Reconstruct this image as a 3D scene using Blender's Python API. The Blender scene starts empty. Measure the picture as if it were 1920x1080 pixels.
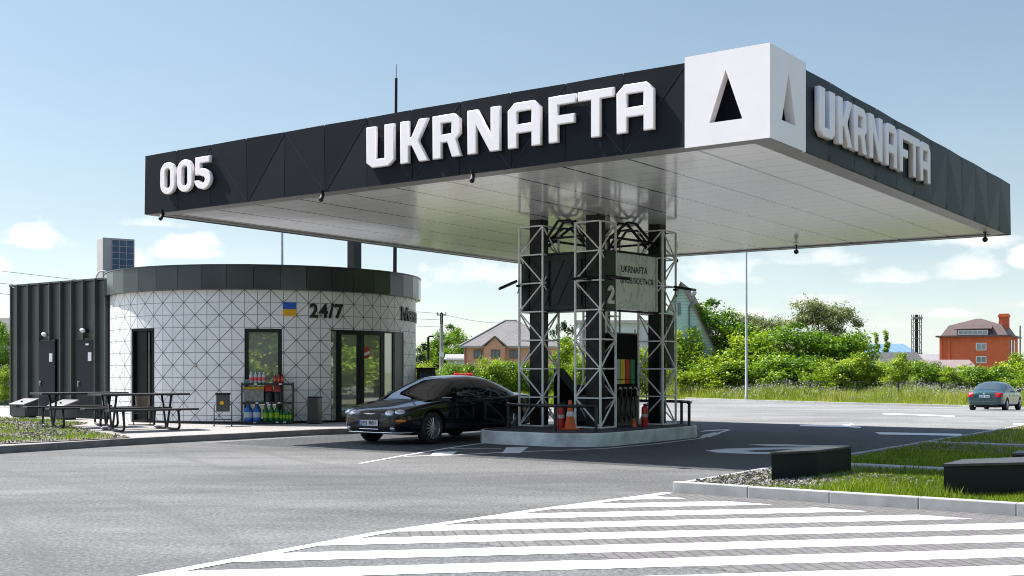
import bpy, bmesh, math, random
import numpy as np
from mathutils import Vector, Matrix
from mathutils.bvhtree import BVHTree
PI = math.pi; RAD = math.radians
random.seed(7); rng = np.random.default_rng(7)
S = bpy.context.scene; COL = S.collection

# ------------------------------------------------------------------ measured camera
F, HZ, CX, H = 2175.0, 697.0, 960.0, 1.5          # focal length (px of a 1920 frame), horizon row, centre column, eye height
GS, GE, GD = 40.0, 62.0, -0.45                    # the ground falls gently away beyond the station
def gz(Y):
    return GD * min(1, max(0, (Y - GS) / (GE - GS)))
def at(px, py, z=0.0):                            # world point on level z seen at a pixel
    Y = (H - z) * F / (py - HZ); return Vector(((px - CX) / F * Y, Y, z))
def atg(px, py, dz=0.0):                          # same on the falling ground
    z = dz
    for _ in range(30): z = gz((H - z) * F / (py - HZ)) + dz
    return at(px, py, z)
def atY(px, py, Y):
    return Vector(((px - CX) / F * Y, Y, H + (HZ - py) / F * Y))
# station frame: origin under the near canopy corner, x along the long front fascia, y along the right fascia
BX, BY = 3.70, 16.77
EX, EY = 0.8123, -0.5833; NX, NY = 0.5833, 0.8123
ROT = math.atan2(EY, EX)
def LW(x, y, z=0.0): return Vector((BX + x*EX + y*NX, BY + x*EY + y*NY, z))
def WL(p): dx, dy = p[0]-BX, p[1]-BY; return (dx*EX + dy*EY, dx*NX + dy*NY)

# ------------------------------------------------------------------ materials
MATS = {}
def nodes(m):
    m.use_nodes = True; nt = m.node_tree; return nt, nt.nodes, nt.links, nt.nodes['Principled BSDF']
def mat(name, col, rough=.6, metal=0.0, var=.12, scale=5.0, bump=0.0, bscale=60.0, coat=0.0, spec=.5, emit=None, detail=4):
    if name in MATS: return MATS[name]
    m = bpy.data.materials.new(name); nt, N, L, P = nodes(m)
    P.inputs['Roughness'].default_value = rough; P.inputs['Metallic'].default_value = metal
    P.inputs['Coat Weight'].default_value = coat; P.inputs['Coat Roughness'].default_value = .04
    P.inputs['Specular IOR Level'].default_value = spec
    tc = N.new('ShaderNodeTexCoord')
    nz = N.new('ShaderNodeTexNoise'); nz.inputs['Scale'].default_value = scale; nz.inputs['Detail'].default_value = detail
    L.new(tc.outputs['Object'], nz.inputs['Vector'])
    rp = N.new('ShaderNodeValToRGB'); rp.color_ramp.elements[0].position = .3; rp.color_ramp.elements[1].position = .7
    rp.color_ramp.elements[0].color = (*[c*(1-var) for c in col], 1); rp.color_ramp.elements[1].color = (*[min(1, c*(1+var)) for c in col], 1)
    L.new(nz.outputs['Fac'], rp.inputs['Fac']); L.new(rp.outputs['Color'], P.inputs['Base Color'])
    if bump:
        n2 = N.new('ShaderNodeTexNoise'); n2.inputs['Scale'].default_value = bscale; n2.inputs['Detail'].default_value = 3
        L.new(tc.outputs['Object'], n2.inputs['Vector'])
        b = N.new('ShaderNodeBump'); b.inputs['Strength'].default_value = bump; b.inputs['Distance'].default_value = .02
        L.new(n2.outputs['Fac'], b.inputs['Height']); L.new(b.outputs['Normal'], P.inputs['Normal'])
    MATS[name] = m; return m
def glass_mat(name, col=(.02,.025,.025), rough=.02, alpha=1.0, metal=0.0):
    if name in MATS: return MATS[name]
    m = bpy.data.materials.new(name); nt, N, L, P = nodes(m)
    P.inputs['Base Color'].default_value = (*col, 1); P.inputs['Roughness'].default_value = rough
    P.inputs['Specular IOR Level'].default_value = .9; P.inputs['IOR'].default_value = 1.7; P.inputs['Metallic'].default_value = metal
    if alpha < 1:
        tr = N.new('ShaderNodeBsdfTransparent'); tr.inputs['Color'].default_value = (.75,.8,.78,1)
        mx = N.new('ShaderNodeMixShader'); mx.inputs['Fac'].default_value = alpha
        L.new(tr.outputs[0], mx.inputs[1]); L.new(P.outputs[0], mx.inputs[2]); L.new(mx.outputs[0], N['Material Output'].inputs['Surface'])
    MATS[name] = m; return m
def mathn(N, L, op, a, b=None, c=None, clamp=False):
    n = N.new('ShaderNodeMath'); n.operation = op; n.use_clamp = clamp
    for i, v in enumerate((a, b, c)):
        if v is None: continue
        if isinstance(v, (int, float)): n.inputs[i].default_value = v
        else: L.new(v, n.inputs[i])
    return n.outputs[0]
def ramp(N, L, fac, stops):
    r = N.new('ShaderNodeValToRGB'); e = r.color_ramp.elements
    while len(e) < len(stops): e.new(.5)
    for el, (p, c) in zip(e, stops): el.position = p; el.color = (*c, 1) if len(c) == 3 else c
    L.new(fac, r.inputs['Fac']); return r.outputs['Color']
def noise(N, L, vec, scale, detail=4, rough=.5):
    n = N.new('ShaderNodeTexNoise'); n.inputs['Scale'].default_value = scale; n.inputs['Detail'].default_value = detail
    n.inputs['Roughness'].default_value = rough; L.new(vec, n.inputs['Vector']); return n.outputs['Fac']
def mixc(N, L, fac, a, b, mode='MIX'):
    n = N.new('ShaderNodeMix'); n.data_type = 'RGBA'; n.blend_type = mode
    if isinstance(fac, (int, float)): n.inputs['Factor'].default_value = fac
    else: L.new(fac, n.inputs['Factor'])
    for k, v in ((6, a), (7, b)):
        if isinstance(v, tuple): n.inputs[k].default_value = (*v, 1)
        else: L.new(v, n.inputs[k])
    return n.outputs[2]
def bumpn(N, L, P, height, strength=.3, dist=.01):
    b = N.new('ShaderNodeBump'); b.inputs['Strength'].default_value = strength; b.inputs['Distance'].default_value = dist
    L.new(height, b.inputs['Height']); L.new(b.outputs['Normal'], P.inputs['Normal'])

def asphalt_mat(name, base, lane=(1,1,1)):
    m = bpy.data.materials.new(name); nt, N, L, P = nodes(m); tc = N.new('ShaderNodeTexCoord'); v = tc.outputs['Object']
    mp = N.new('ShaderNodeMapping'); mp.inputs['Scale'].default_value = lane; L.new(v, mp.inputs['Vector'])
    big = noise(N, L, mp.outputs[0], .35, 5, .6); mid = noise(N, L, mp.outputs[0], 2.5, 5, .6); fine = noise(N, L, v, 70, 3, .7); grain = noise(N, L, v, 24, 2, .6)
    k = mathn(N, L, 'MULTIPLY_ADD', big, .62, -.365); k = mathn(N, L, 'MULTIPLY_ADD', mid, .25, k); k = mathn(N, L, 'MULTIPLY_ADD', fine, .75, k); k = mathn(N, L, 'MULTIPLY_ADD', grain, .75, k)
    c = ramp(N, L, k, [(.62, tuple(x*.50 for x in base)), (.82, base), (1.02, tuple(x*1.75 for x in base))])
    # sparse dark stones / oil drips and pale scuffs
    vo = N.new('ShaderNodeTexVoronoi'); vo.inputs['Scale'].default_value = 1.7; L.new(v, vo.inputs['Vector'])
    spot = mathn(N, L, 'LESS_THAN', vo.outputs['Distance'], .02); c = mixc(N, L, mathn(N, L, 'MULTIPLY', spot, .7), c, (.035,.033,.03))
    # faint tyre tracks swept round the island, broken by wear
    sx = N.new('ShaderNodeSeparateXYZ'); L.new(v, sx.inputs[0]); tr_ = None
    for cx_, cy_, r_ in ((-9, 40, 24.5), (-9, 40, 26.1), (14, 30, 22.0), (14, 30, 20.4), (-30, -4, 31.0), (-30, -4, 29.4)):
        d = mathn(N, L, 'SQRT', mathn(N, L, 'ADD', mathn(N, L, 'POWER', mathn(N, L, 'SUBTRACT', sx.outputs[0], cx_), 2.0), mathn(N, L, 'POWER', mathn(N, L, 'SUBTRACT', sx.outputs[1], cy_), 2.0)))
        q = mathn(N, L, 'SUBTRACT', 1.0, mathn(N, L, 'MULTIPLY', mathn(N, L, 'ABSOLUTE', mathn(N, L, 'SUBTRACT', d, r_)), 5.5, clamp=True)); tr_ = q if tr_ is None else mathn(N, L, 'MAXIMUM', tr_, q)
    c = mixc(N, L, mathn(N, L, 'MULTIPLY', tr_, mathn(N, L, 'MULTIPLY_ADD', mid, 1.3, -.35, clamp=True)), c, tuple(x * .62 for x in base))
    L.new(c, P.inputs['Base Color']); P.inputs['Roughness'].default_value = .85; P.inputs['Specular IOR Level'].default_value = .3
    bumpn(N, L, P, fine, .5, .006); return m
def brick_mat(name, c1, c2, mortar, scale, w=.5, h=.25, msize=.02, rough=.8, bump=.5, rz=0, axes=None, offset=.5, bias=0.0):
    m = bpy.data.materials.new(name); nt, N, L, P = nodes(m); tc = N.new('ShaderNodeTexCoord'); v = tc.outputs['Object']
    if axes == 'wall':                             # bricks on upright walls: run along x+y, rise along z
        sx = N.new('ShaderNodeSeparateXYZ'); L.new(v, sx.inputs[0]); cb = N.new('ShaderNodeCombineXYZ')
        L.new(mathn(N, L, 'ADD', sx.outputs[0], sx.outputs[1]), cb.inputs[0]); L.new(sx.outputs[2], cb.inputs[1]); v = cb.outputs[0]
    mp = N.new('ShaderNodeMapping'); mp.inputs['Rotation'].default_value = (0, 0, rz); L.new(v, mp.inputs['Vector'])
    b = N.new('ShaderNodeTexBrick'); b.inputs['Scale'].default_value = scale; b.inputs['Brick Width'].default_value = w; b.inputs['Row Height'].default_value = h
    b.inputs['Mortar Size'].default_value = msize; b.inputs['Color1'].default_value = (*c1,1); b.inputs['Color2'].default_value = (*c2,1); b.inputs['Mortar'].default_value = (*mortar,1)
    b.offset = offset; b.inputs['Bias'].default_value = bias; L.new(mp.outputs[0], b.inputs['Vector'])
    big = noise(N, L, tc.outputs['Object'], .5, 5, .6); fine = noise(N, L, tc.outputs['Object'], 45, 3, .6)
    k = mathn(N, L, 'MULTIPLY_ADD', big, .5, mathn(N, L, 'MULTIPLY_ADD', fine, .35, .58))
    cb2 = N.new('ShaderNodeCombineXYZ')
    for i in range(3): L.new(k, cb2.inputs[i])
    c = mixc(N, L, 1.0, b.outputs['Color'], cb2.outputs[0], 'MULTIPLY'); L.new(c, P.inputs['Base Color'])
    P.inputs['Roughness'].default_value = rough; P.inputs['Specular IOR Level'].default_value = .3
    inv = mathn(N, L, 'SUBTRACT', 1.0, b.outputs['Fac']); bumpn(N, L, P, inv, bump, .008); return m
def paint_mat(name, col=(.78,.78,.77), wear=.5):
    m = bpy.data.materials.new(name); nt, N, L, P = nodes(m); tc = N.new('ShaderNodeTexCoord'); v = tc.outputs['Object']
    a = noise(N, L, v, 9, 6, .7); b = noise(N, L, v, 1.2, 3, .5); s = mathn(N, L, 'MULTIPLY_ADD', b, .35, a)
    c = ramp(N, L, s, [(.36+.1*(wear-.5), (.24,.235,.23)), (.50+.1*(wear-.5), tuple(x*.9 for x in col)), (.75, col)])
    L.new(c, P.inputs['Base Color']); P.inputs['Roughness'].default_value = .7; bumpn(N, L, P, a, .2, .004); return m
def leaf_mat(name, stops, trans=.26, rough=.5):
    m = bpy.data.materials.new(name); nt, N, L, P = nodes(m)
    at_ = N.new('ShaderNodeAttribute'); at_.attribute_name = 'tone'
    c = ramp(N, L, at_.outputs['Fac'], stops); L.new(c, P.inputs['Base Color']); P.inputs['Roughness'].default_value = rough; P.inputs['Specular IOR Level'].default_value = .35
    t = N.new('ShaderNodeBsdfTranslucent'); hs = N.new('ShaderNodeHueSaturation'); hs.inputs['Value'].default_value = 1.5; hs.inputs['Saturation'].default_value = 1.1
    L.new(c, hs.inputs['Color']); L.new(hs.outputs[0], t.inputs['Color'])
    mx = N.new('ShaderNodeMixShader'); mx.inputs['Fac'].default_value = trans
    L.new(P.outputs[0], mx.inputs[1]); L.new(t.outputs[0], mx.inputs[2]); L.new(mx.outputs[0], N['Material Output'].inputs['Surface']); return m

# ------------------------------------------------------------------ mesh building
class MB:
    def __init__(s): s.v=[]; s.f=[]; s.m=[]; s.uv=None
    def add(s, verts, faces, mi=0):
        o=len(s.v); s.v += [tuple(p) for p in verts]; s.f += [tuple(i+o for i in f) for f in faces]; s.m += [mi]*len(faces); return s
    def box(s, c, d, rz=0.0, mi=0, M=None):
        hx,hy,hz=d[0]/2,d[1]/2,d[2]/2; ca,sa=math.cos(rz),math.sin(rz); vs=[]
        for z in (-hz,hz):
            for x,y in ((-hx,-hy),(hx,-hy),(hx,hy),(-hx,hy)):
                p=Vector((c[0]+x*ca-y*sa, c[1]+x*sa+y*ca, c[2]+z)) if M is None else M@Vector((x,y,z))+Vector(c)
                vs.append(p)
        return s.add(vs,[(3,2,1,0),(4,5,6,7),(0,1,5,4),(1,2,6,5),(2,3,7,6),(3,0,4,7)],mi)
    def bar(s, p, q, w, h=None, mi=0):             # square bar between two points
        p,q=Vector(p),Vector(q); d=q-p; ln=d.length; h=h or w
        M=d.to_track_quat('Z','Y').to_matrix(); return s.box((p+q)/2,(w,h,ln),mi=mi,M=M)
    def cyl(s, p, q, r0, r1=None, seg=12, mi=0, cap=True):
        p,q=Vector(p),Vector(q); r1=r0 if r1 is None else r1; M=(q-p).to_track_quat('Z','Y').to_matrix(); vs=[]
        for c,r in ((p,r0),(q,r1)):
            for k in range(seg): a=2*PI*k/seg; vs.append(c+M@Vector((r*math.cos(a),r*math.sin(a),0)))
        fs=[(k,(k+1)%seg,seg+(k+1)%seg,seg+k) for k in range(seg)]
        if cap: fs+=[tuple(range(seg-1,-1,-1)),tuple(range(seg,2*seg))]
        return s.add(vs,fs,mi)
    def tube(s, pts, r, seg=8, mi=0, radii=None):
        pts=[Vector(p) for p in pts]; vs=[]; n=len(pts)
        for i,p in enumerate(pts):
            t=((pts[min(i+1,n-1)]-p).normalized()+(p-pts[max(i-1,0)]).normalized()).normalized()
            if i==0: u=t.orthogonal().normalized()
            else: u=(u-t*u.dot(t)).normalized()
            w=t.cross(u); rr=radii[i] if radii else r
            for k in range(seg): a=2*PI*k/seg; vs.append(p+(u*math.cos(a)+w*math.sin(a))*rr)
        fs=[(i*seg+k,i*seg+(k+1)%seg,(i+1)*seg+(k+1)%seg,(i+1)*seg+k) for i in range(n-1) for k in range(seg)]
        fs+=[tuple(range(seg-1,-1,-1)),tuple(range((n-1)*seg,n*seg))]
        return s.add(vs,fs,mi)
    def prism(s, poly, z0, z1, mi=0):
        n=len(poly)
        if sum(poly[i][0]*poly[(i+1)%n][1]-poly[(i+1)%n][0]*poly[i][1] for i in range(n))<0: poly=poly[::-1]
        vs=[(p[0],p[1],z0) for p in poly]+[(p[0],p[1],z1) for p in poly]
        return s.add(vs,[tuple(range(n-1,-1,-1)),tuple(range(n,2*n))]+[(i,(i+1)%n,n+(i+1)%n,n+i) for i in range(n)],mi)
    def lathe(s, prof, seg=16, c=(0,0,0), mi=0, axis='z', mis=None, cap=True):
        n=len(prof); vs=[]
        for r,z in prof:
            for k in range(seg):
                a=2*PI*k/seg; x,y=r*math.cos(a),r*math.sin(a)
                vs.append((c[0]+x,c[1]+y,c[2]+z) if axis=='z' else (c[0]+x,c[1]+z,c[2]-y) if axis=='y' else (c[0]+z,c[1]+x,c[2]+y))
        o=len(s.v); s.v+=vs
        for i in range(n-1):
            for k in range(seg):
                s.f.append((o+i*seg+k,o+i*seg+(k+1)%seg,o+(i+1)*seg+(k+1)%seg,o+(i+1)*seg+k)); s.m.append(mis[i] if mis else mi)
        if not cap: return s
        s.f+= [tuple(range(o+seg-1,o-1,-1)),tuple(range(o+(n-1)*seg,o+n*seg))]; s.m+=[mis[0] if mis else mi, mis[-1] if mis else mi]
        return s
    def sphere(s, c, r, seg=12, ring=8, mi=0, M=None):
        vs=[];rr=(r,r,r) if isinstance(r,(int,float)) else r
        for i in range(ring+1):
            t=PI*i/ring
            for k in range(seg):
                a=2*PI*k/seg; p=Vector((rr[0]*math.sin(t)*math.cos(a),rr[1]*math.sin(t)*math.sin(a),rr[2]*math.cos(t)))
                vs.append(Vector(c)+(M@p if M else p))
        return s.add(vs,[(i*seg+k,(i+1)*seg+k,(i+1)*seg+(k+1)%seg,i*seg+(k+1)%seg) for i in range(ring) for k in range(seg)],mi)
    def grid(s, fn, us, vs_, mi=0, flip=False):
        pts=[fn(u,v) for u in us for v in vs_]; nv=len(vs_); fs=[]
        for i in range(len(us)-1):
            for j in range(nv-1):
                q=(i*nv+j,(i+1)*nv+j,(i+1)*nv+j+1,i*nv+j+1); fs.append(q[::-1] if flip else q)
        return s.add(pts,fs,mi)
    def quad(s, a,b,c,d, mi=0): return s.add([a,b,c,d],[(0,1,2,3)],mi)
    def build(s, name, mats, parent=None, smooth=False, bevel=0, loc=None, rz=None, seg=2, auto=None):
        me=bpy.data.meshes.new(name); me.from_pydata(s.v,[],s.f)
        for m in (mats if isinstance(mats,(list,tuple)) else [mats]): me.materials.append(m)
        me.polygons.foreach_set('material_index',s.m)
        if s.uv is not None:
            l=me.uv_layers.new(name='UVMap'); l.data.foreach_set('uv',[c for f in s.f for i in f for c in s.uv[i]])
        if smooth: me.polygons.foreach_set('use_smooth',[True]*len(me.polygons))
        me.update(); return link(name,me,parent,bevel,loc,rz,seg,auto)
def link(name, me, parent=None, bevel=0, loc=None, rz=None, seg=2, auto=None):
    o=bpy.data.objects.new(name,me); COL.objects.link(o)
    if parent is not None: o.parent=parent
    if loc is not None: o.location=loc
    if rz is not None: o.rotation_euler=(0,0,rz)
    if bevel:
        b=o.modifiers.new('bevel','BEVEL'); b.width=bevel; b.segments=seg; b.limit_method='ANGLE'; b.angle_limit=RAD(40)
    if auto:
        bm=bmesh.new(); bm.from_mesh(me)
        for e in bm.edges: e.smooth = not (len(e.link_faces)==2 and e.calc_face_angle(0)>RAD(auto))
        for f in bm.faces: f.smooth=True
        bm.to_mesh(me); bm.free()
    return o
def tag(o, label=None, cat=None, group=None, kind=None):
    if label: o['label']=label
    if cat: o['category']=cat
    if group: o['group']=group
    if kind: o['kind']=kind
    return o
def thing(name, label, cat, loc=(0,0,0), rz=0.0, group=None):
    o=bpy.data.objects.new(name,None); COL.objects.link(o); o.location=loc; o.rotation_euler=(0,0,rz); o.empty_display_size=.2
    return tag(o,label,cat,group)
def dup(root, loc=None, rz=None, label=None, group=None, scale=None):
    c=root.copy(); COL.objects.link(c)
    if loc is not None: c.location=loc
    if rz is not None: c.rotation_euler=(0,0,rz)
    if scale is not None: c.scale=(scale,)*3 if isinstance(scale,(int,float)) else scale
    tag(c,label,None,group)
    def kids(a,b):
        for ch in list(a.children):
            d=ch.copy(); COL.objects.link(d); d.parent=b; kids(ch,d)
    kids(root,c); return c
def struct(o): o['kind']='structure'; return o
def stuff(o,label,cat): o['kind']='stuff'; return tag(o,label,cat)

def poly_mesh(name, splines, extrude=.03, bevel=.0, res=1):   # filled outlines with holes, thickened, as a mesh
    c=bpy.data.curves.new(name,'CURVE'); c.dimensions='2D'; c.fill_mode='BOTH'; c.extrude=extrude; c.bevel_depth=bevel; c.offset=-bevel; c.bevel_resolution=res
    for pts in splines:
        sp=c.splines.new('POLY'); sp.points.add(len(pts)-1); sp.use_cyclic_u=True
        for p,(x,y) in zip(sp.points,pts): p.co=(x,y,0,1)
    o=bpy.data.objects.new(name,c); me=bpy.data.meshes.new_from_object(o); bpy.data.objects.remove(o); bpy.data.curves.remove(c); me.name=name; return me
def text_mesh(name, body, size, extrude=.005, offset=0.0, bevel=0.0, align='CENTER', space=1.0):
    c=bpy.data.curves.new(name,'FONT'); c.body=body; c.size=size; c.extrude=extrude; c.offset=offset; c.bevel_depth=bevel; c.align_x=align; c.space_character=space; c.align_y='CENTER'; c.resolution_u=4
    o=bpy.data.objects.new(name,c); me=bpy.data.meshes.new_from_object(o); bpy.data.objects.remove(o); bpy.data.curves.remove(c); me.name=name; return me
def tf_mesh(me, M):
    me.transform(M)
    if M.to_3x3().determinant()<0: me.flip_normals()
    me.update(); return me
def setmat(me, m): me.materials.clear(); me.materials.append(m); return me

def clip(poly, Y, keep_below):
    out=[]
    for i in range(len(poly)):
        a,b=poly[i],poly[(i+1)%len(poly)]; ina=(a[1]<=Y)==keep_below or a[1]==Y; inb=(b[1]<=Y)==keep_below or b[1]==Y
        if ina: out.append(a)
        if ina!=inb: t=(Y-a[1])/(b[1]-a[1]); out.append((a[0]+t*(b[0]-a[0]),Y))
    return out
def sheet(name, polys, m, dz, frame=False):                 # flat paving that follows the falling ground
    mb=MB()
    for poly in polys:
        poly=[tuple(p)[:2] for p in poly]
        for part in (clip(poly,GS,True), clip(clip(poly,GS,False),GE,True), clip(poly,GE,False)):
            if len(part)>=3:
                bm=[(p[0],p[1],gz(p[1])+dz) for p in part]
                if sum(bm[i][0]*bm[(i+1)%len(bm)][1]-bm[(i+1)%len(bm)][0]*bm[i][1] for i in range(len(bm)))<0: bm=bm[::-1]
                if frame: bm=[(*WL(p),p[2]) for p in bm]
                mb.add(bm,[tuple(range(len(bm)))])
    o=mb.build(name,m)
    bm=bmesh.new(); bm.from_mesh(o.data); bmesh.ops.triangulate(bm,faces=bm.faces[:]); bm.to_mesh(o.data); bm.free()
    if frame: o.location=(BX,BY,0); o.rotation_euler=(0,0,ROT)
    return struct(o)
SKY_STR=0.15; CLOUD=3.6; SKY_TINT=(1.16,1.06,.93); EXPO=1.28; SKY_GR=[(0,(.375,.415,.485)),(.06,(.345,.372,.415)),(.12,(.325,.340,.358)),(.30,(.405,.415,.415)),(.6,(1,1,1))]
# ================================================================== CAMERA, SUN, SKY
cam=bpy.data.cameras.new('camera'); co=bpy.data.objects.new('camera',cam); COL.objects.link(co)
cam.sensor_width=36; cam.lens=36*F/1920; cam.shift_y=(HZ-540)/1920; cam.clip_end=5000; cam.clip_start=.1
co.location=(0,0,H); co.rotation_euler=(PI/2,0,0); S.camera=co
LD=Vector((3.42,-1.58,-4.9)).normalized()        # direction the sunlight travels
EL=math.asin(-LD.z); AZ=math.atan2(-LD.x,-LD.y)
sl=bpy.data.lights.new('sun','SUN'); sl.energy=4.0; sl.angle=RAD(.5); sl.color=(1,.965,.92)
so=bpy.data.objects.new('sun',sl); COL.objects.link(so); so.rotation_euler=LD.to_track_quat('-Z','Y').to_euler(); so.location=(-20,10,30)
W=bpy.data.worlds.new('World'); S.world=W; W.use_nodes=True; nt=W.node_tree; N=nt.nodes; L=nt.links
bg=N['Background']; bg.inputs['Strength'].default_value=SKY_STR
sky=N.new('ShaderNodeTexSky'); sky.sky_type='NISHITA'; sky.sun_disc=False; sky.sun_elevation=EL; sky.sun_rotation=AZ
sky.altitude=100; sky.air_density=1.0; sky.dust_density=.6; sky.ozone_density=1.6
tc=N.new('ShaderNodeTexCoord'); sx=N.new('ShaderNodeSeparateXYZ'); L.new(tc.outputs['Generated'],sx.inputs[0])
az=mathn(N,L,'ARCTAN2',sx.outputs[0],sx.outputs[1]); el=mathn(N,L,'ARCSINE',sx.outputs[2])
cv=N.new('ShaderNodeCombineXYZ'); L.new(az,cv.inputs[0]); L.new(mathn(N,L,'MULTIPLY',el,1.7),cv.inputs[1])
n1=noise(N,L,cv.outputs[0],17,8,.58); n2=noise(N,L,cv.outputs[0],55,5,.6)
field=None; soft=None
# cumulus banks: azimuth, base elevation, half width, height (degrees), density
CL=[(-22.4,5.9,2.8,1.9,1.0),(-18.3,5.0,2.6,1.7,.95),(-15.9,5.6,3.4,1.7,1.0),(-24.2,4.6,2.2,1.3,.95),(-27.5,5.8,1.4,1.3,.9),(-17.6,6.9,2.2,.5,.55),(-5.2,4.2,1.6,.7,.6),(-1.0,4.6,3.4,1.3,.7),(-3.4,3.0,2.0,.6,.35),
(9.5,4.6,3.6,1.6,.62),(13.5,5.2,3.5,.9,.6),(17.5,4.3,2.4,.7,.55),(15.2,3.2,2.4,.8,.62),(21.5,4.5,1.6,1.3,.85),(24.4,5.0,2.6,1.8,.95),(22,6.0,3.6,1.2,.65),(20.6,2.6,2.2,.6,.6),(23.9,3.0,2.0,.6,.65),(11.4,2.7,2.4,.7,.55),(18.0,2.2,1.6,.5,.5),(8,6.2,3,1.0,.55),
(40,6,6,3,1),(60,9,9,4,1),(-45,7,7,3,1),(-70,10,9,4,1),(110,8,10,4,1),(150,10,12,5,1),(-120,9,10,4,1),(-160,8,12,5,1)]
for (a0,e0,w,h,dn) in CL:
    if dn>=.9 and abs(a0)<30: w*=.66; h*=.7
    dx=mathn(N,L,'DIVIDE',mathn(N,L,'SUBTRACT',az,RAD(a0)),RAD(w))
    dy=mathn(N,L,'SUBTRACT',el,RAD(e0)); up=mathn(N,L,'DIVIDE',mathn(N,L,'MAXIMUM',dy,0.0),RAD(h)); dn_=mathn(N,L,'DIVIDE',mathn(N,L,'MINIMUM',dy,0.0),RAD(h*.33))
    q=mathn(N,L,'ADD',mathn(N,L,'MULTIPLY',dx,dx),mathn(N,L,'ADD',mathn(N,L,'MULTIPLY',up,up),mathn(N,L,'MULTIPLY',dn_,dn_)))
    g=mathn(N,L,'MULTIPLY',mathn(N,L,'SUBTRACT',1.0,mathn(N,L,'SQRT',q)),dn)
    if dn>=.9: field=g if field is None else mathn(N,L,'MAXIMUM',field,g)
    else: soft=g if soft is None else mathn(N,L,'MAXIMUM',soft,g)
nn_=mathn(N,L,'ADD',mathn(N,L,'MULTIPLY_ADD',n1,2.0,-1.12),mathn(N,L,'MULTIPLY_ADD',n2,.55,-.275)); fz=mathn(N,L,'ADD',field,nn_)
mr=N.new('ShaderNodeMapRange'); mr.interpolation_type='SMOOTHSTEP'; mr.inputs['From Min'].default_value=-.12; mr.inputs['From Max'].default_value=.60; L.new(fz,mr.inputs['Value'])
wisp=noise(N,L,cv.outputs[0],5,6,.6); hz_=mathn(N,L,'POWER',mathn(N,L,'SUBTRACT',1.0,mathn(N,L,'MULTIPLY',mathn(N,L,'MAXIMUM',el,0.0),1.9,clamp=True)),3.0)
veil=mathn(N,L,'MULTIPLY',mathn(N,L,'MULTIPLY_ADD',wisp,.9,.12,clamp=True),hz_)
ms=N.new('ShaderNodeMapRange'); ms.interpolation_type='SMOOTHSTEP'; ms.inputs['From Min'].default_value=-.35; ms.inputs['From Max'].default_value=.65; L.new(mathn(N,L,'ADD',soft,nn_),ms.inputs['Value'])
cm=mathn(N,L,'MAXIMUM',mathn(N,L,'MULTIPLY',mr.outputs[0],.93),mathn(N,L,'MAXIMUM',mathn(N,L,'MULTIPLY',veil,.7),mathn(N,L,'MULTIPLY',ms.outputs[0],.72)))
cm=mathn(N,L,'MULTIPLY',cm,mathn(N,L,'GREATER_THAN',sx.outputs[2],-.02))
ccol=mixc(N,L,mathn(N,L,'MAXIMUM',mr.outputs[0],ms.outputs[0]),tuple(c*CLOUD for c in (.80,.90,.97)),tuple(c*CLOUD for c in (1.0,.985,.97)))
tint=mixc(N,L,1.0,sky.outputs['Color'],SKY_TINT,'MULTIPLY')
gr=ramp(N,L,mathn(N,L,'MULTIPLY',mathn(N,L,'MAXIMUM',el,0.0),1/RAD(60)),SKY_GR)
tint=mixc(N,L,1.0,tint,gr,'MULTIPLY')
L.new(mixc(N,L,cm,tint,ccol),bg.inputs['Color'])
S.view_settings.view_transform='Standard'; S.view_settings.look='None'; S.view_settings.exposure=EXPO; S.view_settings.gamma=1
S.render.engine='CYCLES'; S.cycles.max_bounces=8; S.cycles.diffuse_bounces=5; S.cycles.glossy_bounces=4; S.cycles.transparent_max_bounces=12; S.cycles.filter_width=1.05; S.cycles.caustics_reflective=False; S.cycles.caustics_refractive=False

# ================================================================== GROUND AND PAVING
soil=mat('soil',(.13,.11,.085),.95,var=.45,scale=9,bump=.6,bscale=30)
field_m=mat('field',(.20,.20,.12),.95,var=.4,scale=.6,bump=.3,bscale=6)
mb=MB(); ys=[-60,-20,0,20,GS,GE,110,200,400,900,1600]; xs=[-1400,-500,-200,-90,-40,-20,0,20,40,90,200,500,1400]
mb.grid(lambda x,y:(x,y,gz(y)-.02),xs,ys); struct(mb.build('ground',field_m))
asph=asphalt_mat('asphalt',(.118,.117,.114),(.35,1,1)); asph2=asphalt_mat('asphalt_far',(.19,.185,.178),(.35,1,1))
KF=[atg(1285,748.2),atg(1400,752.5),atg(1600,758.3),atg(1800,763.2),atg(1925,766)]   # far kerb
sheet('asphalt_yard',[[(-60,-25),(70,-25),(70,30),(48,38),(KF[4].x+2,KF[4].y-3),*[tuple(k)[:2] for k in KF[::-1]],(9,78),(4,56),(-6,52),(-14,47),(-60,50)]],asph,0.0)
pav=brick_mat('pavers_shaded',(.078,.080,.082),(.056,.058,.060),(.028,.028,.029),1.0,w=.21,h=.105,msize=.008,bump=.5)  # base colour darkened to carry part of the canopy shade
pavz=brick_mat('pavers_zebra',(.165,.155,.15),(.142,.132,.128),(.085,.08,.077),1.0,w=.21,h=.105,msize=.009,bump=.6,rz=RAD(45))
pavl=brick_mat('pavers_pale',(.34,.325,.305),(.30,.285,.27),(.19,.18,.17),1.0,w=.3,h=.2,msize=.008,bump=.4)
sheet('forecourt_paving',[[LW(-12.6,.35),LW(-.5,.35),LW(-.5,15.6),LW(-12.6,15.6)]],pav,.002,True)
pav_sunlit=brick_mat('pavers_sunlit',(.20,.195,.19),(.165,.16,.157),(.10,.098,.095),1.0,w=.21,h=.105,msize=.008,bump=.4)  # same paving in a paler base, sunlit tone put into the colour
sheet('sunlit_paving',[[LW(-18.5,.35),LW(-12.62,.35),LW(-12.62,15.6),LW(-14,15.6),LW(-18.5,9)]],pav_sunlit,.002,True)
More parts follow.
